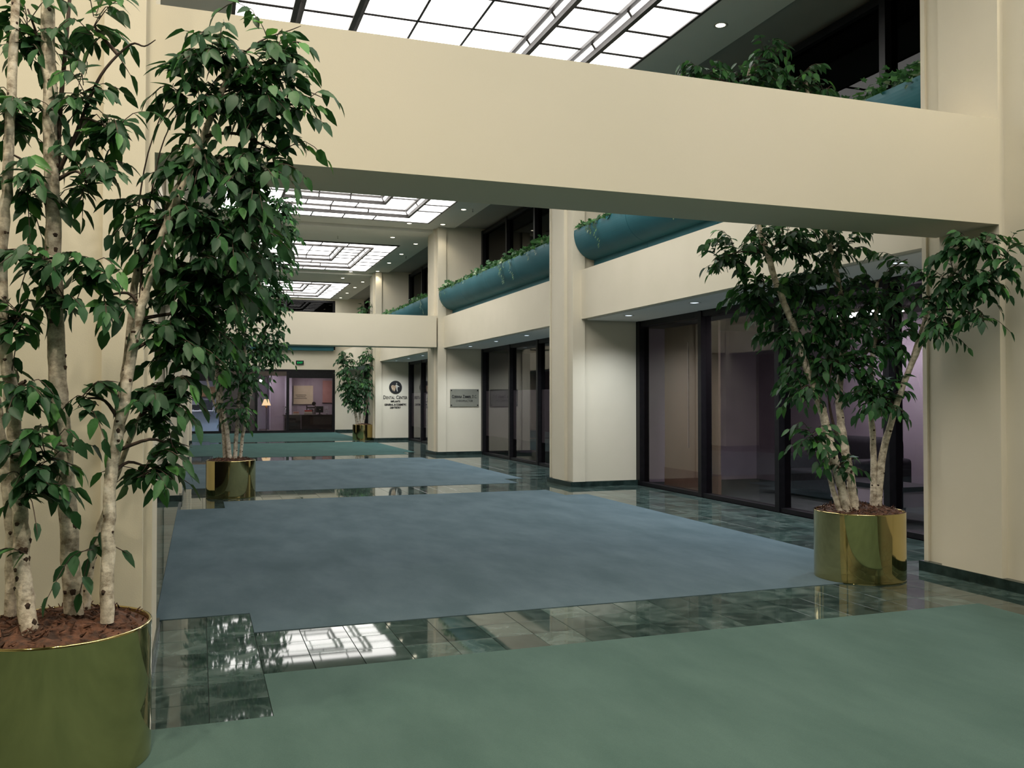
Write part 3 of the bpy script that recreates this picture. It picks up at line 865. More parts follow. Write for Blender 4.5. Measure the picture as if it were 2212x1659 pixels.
# the big ficus at the left
YL = 4.36
def rl(q): return q.x < -0.2 and q.y > 5.30 or q.y > 5.5 or q.y < 3.2
tree('large ficus with pale birch trunks in a brass planter at the left edge', (-0.585, 4.36),
     [([(160, 1330, 4.36), (150, 1170, 4.36), (140, 1000, 4.36), (128, 850, 4.35), (120, 720, 4.35), (117, 600, 4.34), (114, 450, 4.33), (111, 300, 4.33), (105, 150, 4.34), (102, 0, 4.35), (100, -90, 4.35)], 0.041, 0.025),
      ([(231, 1345, 4.22), (234, 1150, 4.24), (243, 1000, 4.26), (264, 890, 4.27), (283, 780, 4.28), (302, 680, 4.28), (327, 590, 4.28), (362, 480, 4.26), (402, 390, 4.24), (450, 270, 4.22), (503, 135, 4.20)], 0.029, 0.013),
      ([(246, 985, 4.30), (262, 880, 4.36), (276, 760, 4.40), (290, 620, 4.42), (312, 545, 4.42), (350, 465, 4.42), (400, 375, 4.40), (458, 285, 4.38)], 0.020, 0.012),
      ([(184, 1325, 4.45), (193, 1240, 4.45), (206, 1180, 4.45), (230, 1095, 4.45), (262, 1000, 4.44), (300, 900, 4.43)], 0.021, 0.010),
      ([(66, 1375, 4.20), (54, 1290, 4.22), (46, 1190, 4.26), (42, 1090, 4.28), (33, 960, 4.30), (20, 830, 4.30), (8, 700, 4.30), (4, 560, 4.30), (14, 420, 4.30), (22, 280, 4.30), (30, 90, 4.30), (34, -80, 4.30)], 0.036, 0.016),
      ([(22, 1330, 4.50), (26, 1200, 4.50), (18, 1080, 4.50), (4, 960, 4.50), (-12, 840, 4.50)], 0.026, 0.020)],
     [([(122, 380, 4.33), (160, 300, 4.31), (195, 210, 4.30), (228, 148, 4.28), (282, 96, 4.27), (312, 100, 4.26), (336, 86, 4.25)], 0.011, 0.002),
      ([(122, 390, 4.33), (130, 240, 4.34), (142, 100, 4.35), (152, -20, 4.36)], 0.013, 0.008),
      ([(112, 470, 4.33), (86, 410, 4.30), (58, 355, 4.28), (30, 335, 4.26)], 0.010, 0.004),
      ([(105, 160, 4.34), (85, 90, 4.36), (60, 20, 4.38)], 0.009, 0.004),
      ([(290, 620, 4.42), (296, 480, 4.44), (320, 330, 4.46), (375, 180, 4.46)], 0.006, 0.002),
      ([(300, 690, 4.30), (312, 520, 4.34), (345, 330, 4.36), (385, 240, 4.36)], 0.006, 0.002),
      ([(500, 140, 4.20), (560, 90, 4.19), (625, 66, 4.18), (650, 56, 4.18)], 0.005, 0.0015),
      ([(480, 200, 4.21), (590, 170, 4.18), (660, 195, 4.16), (705, 215, 4.15)], 0.005, 0.0015)],
     [(60, 70, 75, 90, 4.36, 55), (205, 55, 70, 70, 4.32, 34), (30, 250, 55, 90, 4.34, 45), (180, 200, 60, 60, 4.30, 30), (60, 400, 70, 70, 4.30, 36), (235, 275, 80, 35, 4.26, 38),
      (185, 385, 80, 60, 4.26, 36), (95, 560, 80, 55, 4.24, 32), (40, 690, 60, 80, 4.24, 34), (190, 570, 55, 60, 4.24, 22), (135, 650, 50, 45, 4.24, 18), (40, 830, 50, 60, 4.24, 30),
      (100, 985, 90, 65, 4.20, 52), (190, 860, 35, 55, 4.22, 16), (60, 1060, 60, 45, 4.2, 20), (165, 1185, 30, 40, 4.2, 6), (225, 640, 45, 45, 4.24, 12), (200, 1180, 40, 25, 4.3, 8), (30, 1180, 30, 50, 4.2, 8),
      (470, 110, 80, 50, 4.2, 64), (590, 140, 75, 60, 4.18, 50), (430, 210, 85, 60, 4.25, 66), (565, 235, 80, 70, 4.2, 70), (440, 350, 95, 65, 4.28, 90), (550, 380, 75, 80, 4.22, 84),
      (370, 470, 105, 65, 4.30, 84), (500, 490, 95, 75, 4.25, 105), (400, 600, 105, 80, 4.34, 105), (490, 600, 80, 80, 4.3, 80), (370, 740, 75, 75, 4.34, 80), (440, 700, 50, 70, 4.36, 50), (372, 840, 38, 50, 4.32, 30),
      (330, 890, 60, 50, 4.32, 34), (320, 1010, 55, 60, 4.30, 36), (365, 960, 22, 50, 4.3, 14), (690, 205, 18, 18, 4.15, 5), (648, 320, 14, 26, 4.17, 5), (535, 25, 36, 26, 4.2, 9), (620, 210, 50, 70, 4.17, 26), (600, 330, 40, 50, 4.18, 18),
      (350, 850, 60, 60, 4.36, 30), (285, 640, 40, 40, 4.3, 6)],
     21, 0.088, rl, 300, (6, 5, 2.2, 0.5), dense=2.1)

# the ficus before the nearest glass front
def rr_(q):
    if q.x > 6.28 and 5.33 < q.y < 6.62: return True
    if q.x > 6.35 and q.z > 3.9: return True
    if q.x > 7.55: return True
    return q.y < 6.50 and 2.98 < q.z < 4.05
tree('leaning ficus in a brass planter before the nearest glass front', (5.58, 6.5),
     [([(1832, 1112, 6.42), (1806, 1010, 6.45), (1782, 910, 6.50), (1766, 860, 6.55), (1738, 780, 6.65), (1712, 700, 6.75), (1680, 620, 6.85), (1652, 530, 6.95), (1630, 460, 7.05), (1610, 380, 7.10), (1600, 260, 7.15), (1620, 150, 7.2)], 0.042, 0.018),
      ([(1848, 1110, 6.40), (1836, 1020, 6.42), (1822, 950, 6.45), (1812, 870, 6.55), (1818, 780, 6.65), (1822, 680, 6.75), (1800, 560, 6.85), (1775, 470, 6.90), (1760, 300, 6.95), (1740, 170, 7.0)], 0.040, 0.016),
      ([(1815, 1108, 6.46), (1790, 1020, 6.48), (1778, 930, 6.55), (1782, 880, 6.62)], 0.026, 0.018),
      ([(1886, 1110, 6.44), (1888, 1030, 6.42), (1884, 930, 6.40), (1880, 840, 6.40), (1886, 760, 6.42), (1893, 690, 6.45), (1895, 610, 6.50)], 0.032, 0.014),
      ([(1896, 1112, 6.42), (1904, 1000, 6.36), (1924, 915, 6.28), (1950, 835, 6.18), (1985, 750, 6.06), (2018, 670, 5.95), (2058, 590, 5.82), (2100, 525, 5.70)], 0.034, 0.014),
      ([(1945, 850, 6.25), (1978, 750, 6.12), (2012, 650, 6.02), (2040, 590, 5.95)], 0.018, 0.010)],
     [([(1812, 950, 6.45), (1796, 900, 6.5), (1790, 840, 6.5), (1800, 760, 6.5)], 0.014, 0.008),
      ([(1880, 850, 6.4), (1855, 800, 6.4), (1840, 720, 6.45)], 0.010, 0.005)],
     [(1590, 545, 60, 50, 7.1, 80), (1690, 525, 85, 45, 7.0, 130), (1810, 530, 70, 40, 6.9, 85), (1650, 630, 65, 55, 6.95, 100), (1760, 610, 90, 60, 6.85, 150), (1730, 710, 95, 55, 6.75, 150), (1830, 690, 70, 60, 6.6, 100),
      (1905, 640, 60, 55, 6.5, 85), (1915, 730, 50, 50, 6.35, 65), (1765, 795, 75, 48, 6.6, 95), (1850, 790, 60, 50, 6.4, 65), (1905, 862, 62, 42, 6.25, 80), (1755, 940, 40, 45, 6.3, 38), (1830, 1000, 30, 40, 6.3, 14),
      (1730, 840, 40, 40, 6.5, 30), (2110, 535, 65, 36, 5.56, 76), (2060, 600, 56, 46, 5.74, 56), (2115, 620, 48, 52, 5.55, 52), (2045, 700, 56, 40, 5.80, 56), (2125, 690, 25, 30, 5.5, 14), (2180, 560, 22, 45, 5.30, 16), (2000, 640, 35, 40, 5.95, 24),
      (1545, 560, 25, 40, 7.1, 14), (1960, 560, 50, 35, 6.5, 20), (1520, 165, 50, 40, 7.25, 60), (1620, 170, 70, 40, 7.15, 105), (1715, 178, 60, 40, 7.0, 80), (1660, 105, 55, 25, 7.2, 26), (1775, 195, 35, 22, 6.95, 26),
      (1600, 400, 60, 60, 7.1, 40), (1740, 380, 60, 60, 6.95, 40)],
     22, 0.098, rr_, 300, (5, 5, 3, 0.8), dense=2.4)

# the ficus in the hall by the second band
def rm(q): return q.x < -0.28 and 14.8 < q.y < 16.0
tree('full ficus in a brass planter standing on the second marble band', (0.49, 15.2),
     [([(487, 1000, 15.2), (484, 930, 15.2), (472, 870, 15.2), (468, 800, 15.2), (478, 720, 15.2), (474, 640, 15.2), (460, 540, 15.2)], 0.045, 0.018),
      ([(497, 1000, 15.1), (490, 930, 15.1), (478, 860, 15.15), (482, 780, 15.2), (488, 680, 15.2)], 0.040, 0.018),
      ([(507, 1000, 15.1), (512, 920, 15.1), (519, 840, 15.1), (528, 760, 15.1), (531, 680, 15.1), (540, 560, 15.1)], 0.036, 0.016),
      ([(518, 998, 15.2), (526, 930, 15.2), (540, 860, 15.2), (560, 790, 15.2), (575, 700, 15.2)], 0.030, 0.014),
      ([(478, 905, 15.3), (455, 850, 15.3), (440, 780, 15.3), (430, 700, 15.3)], 0.020, 0.010)],
     [],
     [(560, 490, 75, 55, 15.2, 150), (480, 480, 70, 60, 15.3, 120), (500, 560, 90, 60, 15.2, 190), (580, 570, 55, 55, 15.1, 130), (520, 650, 90, 60, 15.1, 220), (585, 660, 38, 50, 15.0, 90), (510, 735, 80, 50, 15.1, 180),
      (588, 745, 34, 45, 15.1, 70), (488, 800, 34, 45, 15.1, 54), (530, 810, 45, 45, 15.0, 80), (440, 720, 35, 70, 15.3, 80), (515, 880, 40, 40, 15.0, 56), (605, 450, 40, 35, 15.2, 70), (430, 600, 40, 80, 15.3, 70),
      (604, 760, 25, 26, 15.1, 26), (625, 500, 25, 30, 15.2, 30), (440, 850, 22, 22, 15.2, 9)],
     23, 0.105, rm, 300, (4, 5, 3, 0.8), dense=3.6)

# the far ficus by the dental sign
tree('distant ficus in a brass planter left of the dental sign', (6.0, 34.62),
     [([(772, 918, 34.6), (768, 895, 34.6), (762, 860, 34.6), (755, 820, 34.6), (748, 780, 34.6)], 0.06, 0.03),
      ([(778, 918, 34.6), (776, 880, 34.6), (772, 840, 34.6)], 0.05, 0.03),
      ([(784, 918, 34.6), (790, 880, 34.6), (797, 840, 34.6), (801, 790, 34.6), (806, 700, 34.6), (808, 672, 34.6)], 0.05, 0.025)],
     [],
     [(748, 790, 17, 34, 34.6, 90), (796, 785, 17, 34, 34.55, 90), (772, 838, 32, 30, 34.5, 190), (757, 860, 18, 20, 34.5, 50), (774, 880, 16, 18, 34.5, 40), (806, 664, 20, 13, 34.6, 60), (790, 670, 16, 8, 34.6, 26), (740, 820, 10, 20, 34.5, 20)],
     24, 0.15, lambda q: q.x > 6.33 and q.y > 33.9, 40, (5, 5, 2, 0.5), dense=3.2)

def fit(objs, cx, width):
    # scale finished lettering about its baseline so that the line is as wide as on the wall
    lo = min(v.co.x for o in objs for v in o.data.vertices); hi = max(v.co.x for o in objs for v in o.data.vertices)
    k = width / (hi - lo)
    zb = min(v.co.z for o in objs for v in o.data.vertices)
    for o in objs:
        for v in o.data.vertices:
            v.co.x = cx + (v.co.x - (lo + hi) / 2) * k
# ------------------------------------------------------------------ signs on the pier walls
M['ink'] = noisy('black_letter', (0.008, 0.008, 0.008, 1), (0.014, 0.014, 0.014, 1), 20, 0.5)
M['figure'] = noisy('bronze_figure', (0.32, 0.22, 0.13, 1), (0.5, 0.38, 0.25, 1), 14, 0.6)
M['figure2'] = noisy('pale_figure', (0.42, 0.40, 0.33, 1), (0.55, 0.52, 0.45, 1), 14, 0.6)
yd = PIERS[3][0] - 0.004
t = thing('dental_sign', 'black round emblem over black dental center lettering on a cream pier wall', 'wall sign', (7.20, yd, 1.4))
def disc_y(name, cx, y, cz, r, th, mat, seg=40):
    mb = MB()
    f = [(cx + r * math.cos(2 * math.pi * k / seg), y, cz + r * math.sin(2 * math.pi * k / seg)) for k in range(seg)]
    g = [(p[0], y - th, p[2]) for p in f]
    mb.add(f + g, [tuple(range(seg, 2 * seg))] + [(k, (k + 1) % seg, seg + (k + 1) % seg, seg + k) for k in range(seg)])
    return mb.build(name, mat)
dcx = 7.17
em = place(disc_y('emblem_disc', dcx, yd, 2.06, 0.25, 0.02, M['ink']), t)
def poly_y(name, pts, y, th, mat, parent):
    n = len(pts)
    mb = MB()
    mb.add([(x, y, z) for x, z in pts] + [(x, y - th, z) for x, z in pts], [tuple(range(n, 2 * n)), tuple(range(n - 1, -1, -1))] + [(k, (k + 1) % n, n + (k + 1) % n, n + k) for k in range(n)])
    o = mb.build(name, mat)
    return place(o, parent)
def sub(o, par):
    o.parent = par; return o
# a tooth with a small standing figure beside it
def emblem(pts, mat, nm):
    n = len(pts); mb = MB(); y = yd - 0.02
    P = [(dcx + x, 2.06 + z) for x, z in pts]
    mb.add([(x, y, z) for x, z in P] + [(x, y - 0.004, z) for x, z in P], [tuple(range(n, 2 * n))] + [(k, (k + 1) % n, n + (k + 1) % n, n + k) for k in range(n)])
    o = mb.build(nm, mat); o.parent = em; o.matrix_parent_inverse = em.matrix_local.inverted() @ Matrix.Translation((0, 0, 0)); return o
bpy.context.view_layer.update()
def emblem2(pts, mat, nm):
    n = len(pts); mb = MB(); y = yd - 0.02
    P = [(dcx + x, 2.06 + z) for x, z in pts]
    mb.add([(x, y, z) for x, z in P] + [(x, y - 0.004, z) for x, z in P], [tuple(range(n, 2 * n))] + [(k, (k + 1) % n, n + (k + 1) % n, n + k) for k in range(n)])
    o = mb.build(nm, mat); o.parent = em; return o
emblem2([(-0.17, 0.05), (-0.11, 0.085), (-0.05, 0.06), (0.0, 0.07), (0.02, 0.0), (-0.01, -0.07), (-0.03, -0.15), (-0.06, -0.17), (-0.075, -0.09), (-0.10, -0.15), (-0.13, -0.10), (-0.165, -0.02)], M['figure'], 'tooth_motif')
emblem2([(0.03, 0.17), (0.06, 0.165), (0.065, 0.12), (0.045, 0.105), (0.02, 0.125)], M['figure2'], 'figure_motif')
emblem2([(0.0, 0.09), (0.05, 0.095), (0.09, 0.06), (0.15, 0.03), (0.14, 0.0), (0.09, 0.02), (0.07, -0.06), (0.09, -0.16), (0.06, -0.17), (0.03, -0.08), (0.02, 0.0)], M['figure2'], 'figure_motif')
xs = dcx - 0.48
def smallcaps(x, first, rest_, z, big, small, mat, parent, y):
    a = text_on_wall('letters', first, x, y, z, big, mat, parent, align='LEFT', extrude=0.006, offset=0.002)
    wa = max(v.co.x for v in a.data.vertices)
    c = text_on_wall('letters', rest_, wa + big * 0.06, y, z, small, mat, parent, align='LEFT', extrude=0.006, offset=0.002)
    LINE.extend((a, c))
    return max(v.co.x for v in c.data.vertices)
LINE = []
dcx = 7.17
w = smallcaps(xs, 'D', 'ENTAL', 1.60, 0.20, 0.155, M['ink'], t, yd)
smallcaps(w + 0.07, 'C', 'ENTER', 1.60, 0.20, 0.155, M['ink'], t, yd)
fit(LINE, dcx, 0.94)
for body, z, wd in (('IMPLANTS', 1.475, 0.37), ('GENERAL & COSMETIC', 1.35, 0.86), ('DENTISTRY', 1.235, 0.42)):
    fit([text_on_wall('letters', body, dcx, yd, z, 0.10, M['ink'], t, extrude=0.006, offset=0.004)], dcx, wd)

M['plaque'] = noisy('grey_acrylic', (0.20, 0.20, 0.16, 1), (0.23, 0.23, 0.185, 1), 3, 0.25, spec=0.5)
yp = PIERS[2][0]
t = thing('wall_plaque', 'grey acrylic plaque with dark lettering and corner bolts on the third pier', 'plaque', (7.22, yp, 1.38))
place(box('plate', 6.75, 7.60, yp - 0.025, yp - 0.012, 1.385, 1.885, M['plaque']), t)
for x in (6.785, 7.565):
    for z in (1.425, 1.845): place(disc_y('standoff_bolt', x, yp, z, 0.018, 0.034, M['fasten'], 14), t)
LINE.clear()
w = smallcaps(6.80, 'C', 'ORINNA', 1.63, 0.125, 0.098, M['ink'], t, yp - 0.026)
w = smallcaps(w + 0.045, 'Z', 'IMMER,', 1.63, 0.125, 0.098, M['ink'], t, yp - 0.026)
LINE.append(text_on_wall('letters', 'D.C.', w + 0.04, yp - 0.026, 1.63, 0.125, M['ink'], t, align='LEFT', extrude=0.003))
fit(LINE, 7.17, 0.74)
fit([text_on_wall('letters', 'CHIROPRACTOR', 7.18, yp - 0.026, 1.52, 0.085, M['ink'], t, extrude=0.003)], 7.17, 0.50)

# ------------------------------------------------------------------ far end of the hall and the office behind it
mb = MB()
mb.box(6.27, 8.0, YE, YE + 0.25, 0, 6.6)
mb.box(-1.9, -0.52, YE, YE + 0.25, 0, 6.6)
mb.box(-0.52, 6.27, YE, YE + 0.25, 3.03, 4.0)
mb.box(-0.52, 6.27, YE, YE + 0.25, 6.42, 6.6)
struct(mb.build('wall_far', M['wall']), 'cream end wall above and beside the far office glass')
box('baseboard_far', 6.27, 7.7, YE - 0.015, YE, 0, 0.10, M['base'])['kind'] = 'structure'
def far_front(name, xm, z0, z1, glass, label, transom=None):
    fr = MB()
    fr.box(xm[0], xm[-1], YE + 0.05, YE + 0.19, z0, z0 + 0.08)
    fr.box(xm[0], xm[-1], YE + 0.05, YE + 0.19, z1 - 0.10, z1)
    w = struct(fr.build(name, M['black']), label)
    for i, x in enumerate(xm):
        ww = 0.12
        c = x + (ww / 2 if i == 0 else -ww / 2 if i == len(xm) - 1 else 0)
        box('mullion', c - ww / 2, c + ww / 2, YE + 0.03, YE + 0.21, z0, z1, M['black'], w)
    for i in range(len(xm) - 1):
        box('pane', xm[i] + 0.06, xm[i + 1] - 0.06, YE + 0.11, YE + 0.12, z0 + 0.07, z1 - 0.09, glass, w)
    return w
wf = far_front('window_17', [-0.52, 0.92, 2.55, 4.02, 6.27], 0.012, 3.03, M['glass_far'], 'black framed glass front of the lit far office')
box('transom_panel', 4.07, 6.2, YE + 0.06, YE + 0.18, 2.62, 2.95, M['black'], wf)
box('transom_panel', 0.98, 3.97, YE + 0.06, YE + 0.18, 2.72, 2.95, noisy('brown_transom', (0.05, 0.035, 0.025, 1), (0.07, 0.05, 0.035, 1), 4, 0.6), wf)
box('transom_panel', -0.46, 0.86, YE + 0.06, YE + 0.18, 2.45, 2.95, M['black'], wf)
box('lower_panel', 1.0, 2.5, YE + 0.06, YE + 0.18, 0.09, 2.72, noisy('dark_mauve_panel', (0.045, 0.035, 0.035, 1), (0.06, 0.05, 0.05, 1), 4, 0.6), wf)
hd = MB(); hd.tube([(-0.36, YE + 0.02, 0.95), (-0.36, YE - 0.04, 0.98), (-0.36, YE - 0.04, 1.35), (-0.36, YE + 0.02, 1.38)], [0.015] * 4, 8)
hd.build('door_handle', M['fasten'], wf)
far_front('window_18', [-0.52, 1.6, 3.9, 6.27], 4.0, 6.42, M['glass_up'], 'dark upper window at the far end of the hall')
struct(box('wall_far_upper', -0.6, 6.4, YE + 2.5, YE + 2.6, 4.0, 6.6, M['room_dark']), 'dark room wall behind the far upper window')
# teal planter across the far wall
t = thing('balcony_planter', 'teal gallery planter running across the far end wall', 'planter', (2.9, YE - 0.2, ZF1), 'teal gallery planters')
mb = MB()
yz = [(YE - 6.9 + x, z) for x, z in PROF]
for k in range(3):
    a, d = -0.2 + 2.12 * k + 0.004, -0.2 + 2.12 * (k + 1) - 0.004
    m2 = MB(); m2.extrude_xz([(x - 7.08 + YE, z) for x, z in PROF], a, d)
    m2.v = [(v[1], v[0], v[2]) for v in m2.v]
    m2.f = [tuple(reversed(f)) for f in m2.f]
    place(m2.build('trough_section', M['teal']), t)
place(box('support_rail', -0.2, 6.15, YE - 0.24, YE, 4.0 - 0.045, 4.0, M['teal']), t)

t = thing('exit_sign', 'small black sign with glowing green letters above the far office glass', 'exit sign', (4.57, YE, 3.27))
place(box('housing', 4.39, 4.75, YE - 0.07, YE, 3.27, 3.46, M['black']), t)
text_on_wall('letters', 'EXIT', 4.57, YE - 0.075, 3.315, 0.13, emit_mat('green_letters', (0.02, 1.0, 0.25, 1), 0.7), t, extrude=0.003)

# office shell
M['mauve'] = noisy('mauve_paint', (0.34, 0.29, 0.32, 1), (0.38, 0.33, 0.36, 1), 2, 0.85)
M['paleroom'] = noisy('pale_lilac_paint', (0.58, 0.54, 0.60, 1), (0.62, 0.58, 0.64, 1), 2, 0.85)
M['pink'] = noisy('pink_fabric', (0.45, 0.24, 0.20, 1), (0.50, 0.28, 0.24, 1), 3, 0.85)
M['offcarpet'] = noisy('office_carpet', (0.22, 0.18, 0.17, 1), (0.27, 0.22, 0.21, 1), 30, 0.95)
M['wood'] = noisy('dark_walnut', (0.018, 0.011, 0.009, 1), (0.035, 0.02, 0.016, 1), 5, 0.35, stretch=(1, 6, 6))
M['oak'] = noisy('honey_oak', (0.45, 0.22, 0.08, 1), (0.55, 0.28, 0.11, 1), 4, 0.5, stretch=(1, 5, 5))
M['bluelam'] = noisy('pale_blue_laminate', (0.36, 0.46, 0.58, 1), (0.40, 0.50, 0.62, 1), 3, 0.5)
struct(box('floor_office', -1.9, 8.0, YE + 0.2, 51.5, 0.0, 0.012, M['offcarpet']), 'grey-brown office carpet beyond the far glass')
for (q, m_, lab) in (((4.5, 8.0, 47.4, 47.5), 'mauve', 'mauve office wall behind the reception desk'), ((7.2, 7.3, 44.3, 47.4), 'mauve', 'mauve office side wall right of the reception desk'),
                     ((3.45, 4.15, 47.2, 47.3), 'mauve', 'mauve corner wall beside the floor lamp'), ((2.95, 3.45, 49.0, 49.1), 'paleroom', 'pale wall at the corridor end'),
                     ((3.4, 3.5, 47.3, 49.0), 'paleroom', 'pale corridor side wall'), ((2.6, 2.7, 44.3, 51), 'paleroom', 'pale partition between left room and corridor'),
                     ((2.7, 2.95, 50.9, 51), 'paleroom', 'pale wall deep in the corridor'), ((4.15, 4.5, 47.1, 47.2), 'paleroom', 'pale lilac wall strip left of the poster'),
                     ((-1.8, 2.6, 49.5, 49.6), 'paleroom', 'pale back wall of the left room')):
    struct(box('wall_office', q[0], q[1], q[2], q[3], 0, 3.0, M[m_]), lab)
struct(box('ceiling_office', -1.9, 8.0, YE + 0.2, 51.5, 3.0, 3.03, M['room']), 'office ceiling beyond the far glass')
for (x, y, w_, s_, c, lab) in ((5.6, 45.9, 0.6, 12.0, (1.0, 0.86, 0.88, 1), 'ceiling light over the far reception desk'), (0.2, 45.0, 0.9, 48.0, (0.72, 0.86, 1.0, 1), 'cool ceiling light in the far left room'), (3.3, 46.2, 0.45, 16.0, (0.95, 0.88, 1.0, 1), 'ceiling light in the far corridor')):
    t = thing('ceiling_fixture', lab, 'ceiling light', (x, y, 3.0))
    place(box('housing', x - w_ / 2 - 0.03, x + w_ / 2 + 0.03, y - 0.63, y + 0.63, 2.95, 3.0, M['trim']), t)
    place(box('diffuser', x - w_ / 2, x + w_ / 2, y - 0.6, y + 0.6, 2.935, 2.95, emit_mat('office_diffuser', c, s_)), t)
# poster and pink board
t = thing('framed_print', 'large cream poster with lines of dark script behind the far desk', 'poster', (5.0, 47.38, 1.4))
P0, P1 = at(634, 833, 47.38), at(676, 873, 47.38)
place(box('board', P0.x, P1.x, 47.33, 47.37, P1.z, P0.z, noisy('cream_poster', (0.62, 0.55, 0.36, 1), (0.66, 0.59, 0.40, 1), 2, 0.7)), t)
for k, (s_, x0_, x1_) in enumerate(((0.49, 0.10, 0.66), (0.40, 0.14, 0.62), (0.31, 0.03, 0.70))):
    z = P1.z + (P0.z - P1.z) * s_
    xx = P0.x + (P1.x - P0.x) * x0_; xe = P0.x + (P1.x - P0.x) * x1_
    mb = MB(); rnd = random.Random(k)
    pts = []
    n = 36
    for i in range(n): pts.append((xx + (xe - xx) * i / n, 47.328, z + 0.018 * math.sin(i * 2.1 + k) + rnd.uniform(-0.008, 0.008)))
    mb.tube(pts, [0.009] * n, 4)
    place(mb.build('script_line', M['ink']), t)
P0, P1 = at(697, 822, 47.38), at(721, 870, 47.38)
t = thing('wall_panel', 'pink fabric wall panel right of the cream poster', 'wall panel', ((P0.x + P1.x) / 2, 47.38, P1.z))
place(box('fabric', P0.x, P1.x, 47.34, 47.395, P1.z, P0.z, M['pink']), t)
place(box('edge_trim', P0.x - 0.02, P1.x + 0.02, 47.35, 47.40, P1.z - 0.03, P1.z, M['black']), t)
# reception desk
YD = 45.0
def X(px_, Y=YD): return at(px_, 900, Y).x
DT = at(660, 896, YD).z
t = thing('reception_desk', 'dark walnut reception desk behind the far office glass', 'desk', (X(668), YD + 0.4, 0.012))
place(box('desk_top', X(614), X(723), YD - 0.02, YD + 0.85, DT - 0.04, DT, M['wood']), t)
place(box('front_panel', X(618), X(650), YD, YD + 0.04, 0.10, DT - 0.04, M['wood']), t)
place(box('front_panel', X(651), X(722), YD + 0.05, YD + 0.09, 0.10, DT - 0.04, M['wood']), t)
place(box('side_panel', X(616), X(616) + 0.05, YD, YD + 0.8, 0.012, DT - 0.04, M['wood']), t)
place(box('side_panel', X(722) - 0.05, X(722), YD, YD + 0.8, 0.012, DT - 0.04, M['wood']), t)
place(box('plinth', X(618), X(721), YD + 0.06, YD + 0.7, 0.012, 0.10, M['black']), t)
# monitor
t = thing('computer_monitor', 'black computer monitor facing away on the far desk', 'monitor', (X(693), YD + 0.4, DT))
mx = X(693)
place(box('screen_back', mx - 0.19, mx + 0.17, YD + 0.38, YD + 0.43, DT + 0.10, DT + 0.42, M['black']), t)
place(box('stand', mx - 0.04, mx + 0.03, YD + 0.40, YD + 0.44, DT, DT + 0.12, M['black']), t)
place(box('foot', mx - 0.12, mx + 0.11, YD + 0.33, YD + 0.52, DT, DT + 0.02, M['black']), t)
place(MB().lathe([(0.001, 0), (0.03, 0), (0.03, 0.02), (0.001, 0.02)], mx, YD + 0.375, 12).build('badge', M['strip']), t).data.transform(Matrix.Translation((mx, YD + 0.375, DT + 0.26)) @ Matrix.Rotation(math.pi / 2, 4, 'X') @ Matrix.Translation((-mx, -YD - 0.375, 0)))
# stacked books
cols = {'pink': (0.55, 0.25, 0.18, 1), 'cream': (0.55, 0.48, 0.36, 1), 'red': (0.45, 0.04, 0.03, 1), 'grey': (0.25, 0.22, 0.18, 1)}
for px0, px1, stack, wh in ((634, 647, ('cream', 'pink'), 'left of the desk chair'), (658, 676, ('grey', 'cream', 'red'), 'before the desk chair')):
    z = DT
    for j, cn in enumerate(stack):
        h = 0.075
        t = thing('book', '%s covered book, %s in the stack %s' % (cn, ('lowest', 'second', 'topmost')[j], wh), 'book', ((X(px0) + X(px1)) / 2, YD + 0.35, z), 'books stacked on the far desk')
        x0_, x1_ = X(px0) + 0.01 * j, X(px1) - 0.012 * j
        place(box('pages', x0_ + 0.006, x1_ - 0.006, YD + 0.20, YD + 0.47, z + 0.006, z + h - 0.006, M['white_lam']), t)
        cm = noisy('cover_' + cn, cols[cn], tuple(c * 1.1 for c in cols[cn][:3]) + (1,), 8, 0.5)
        place(box('cover', x0_, x1_, YD + 0.19, YD + 0.48, z, z + 0.006, cm), t)
        place(box('cover', x0_, x1_, YD + 0.19, YD + 0.48, z + h - 0.006, z + h, cm), t)
        place(box('spine', x0_, x1_, YD + 0.185, YD + 0.195, z, z + h, cm), t)
        z += h
# chair behind the desk
cxh = X(673, YD + 1.2)
t = thing('desk_chair', 'dark wooden armchair with carved back behind the far desk', 'chair', (cxh, YD + 1.3, 0.012))
place(box('seat', cxh - 0.24, cxh + 0.24, YD + 1.05, YD + 1.5, 0.42, 0.48, M['wood']), t)
for (dx, dy) in ((-0.21, 1.08), (0.21, 1.08), (-0.21, 1.47), (0.21, 1.47)):
    top = 1.27 if dy > 1.2 else 0.44
    place(box('leg', cxh + dx - 0.025, cxh + dx + 0.025, YD + dy - 0.025, YD + dy + 0.025, 0.012, top, M['wood']), t)
place(box('back_rail', cxh - 0.19, cxh + 0.19, YD + 1.46, YD + 1.49, 1.12, 1.2, M['wood']), t)
place(box('back_rail', cxh - 0.19, cxh + 0.19, YD + 1.46, YD + 1.49, 0.85, 0.9, M['wood']), t)
place(MB().lathe([(0.001, 0), (0.10, 0.02), (0.13, 0.1), (0.08, 0.2), (0.001, 0.22)], cxh, YD + 1.475, 14).build('back_splat', M['wood']), t).data.transform(Matrix.Translation((0, 0, 0.9)))
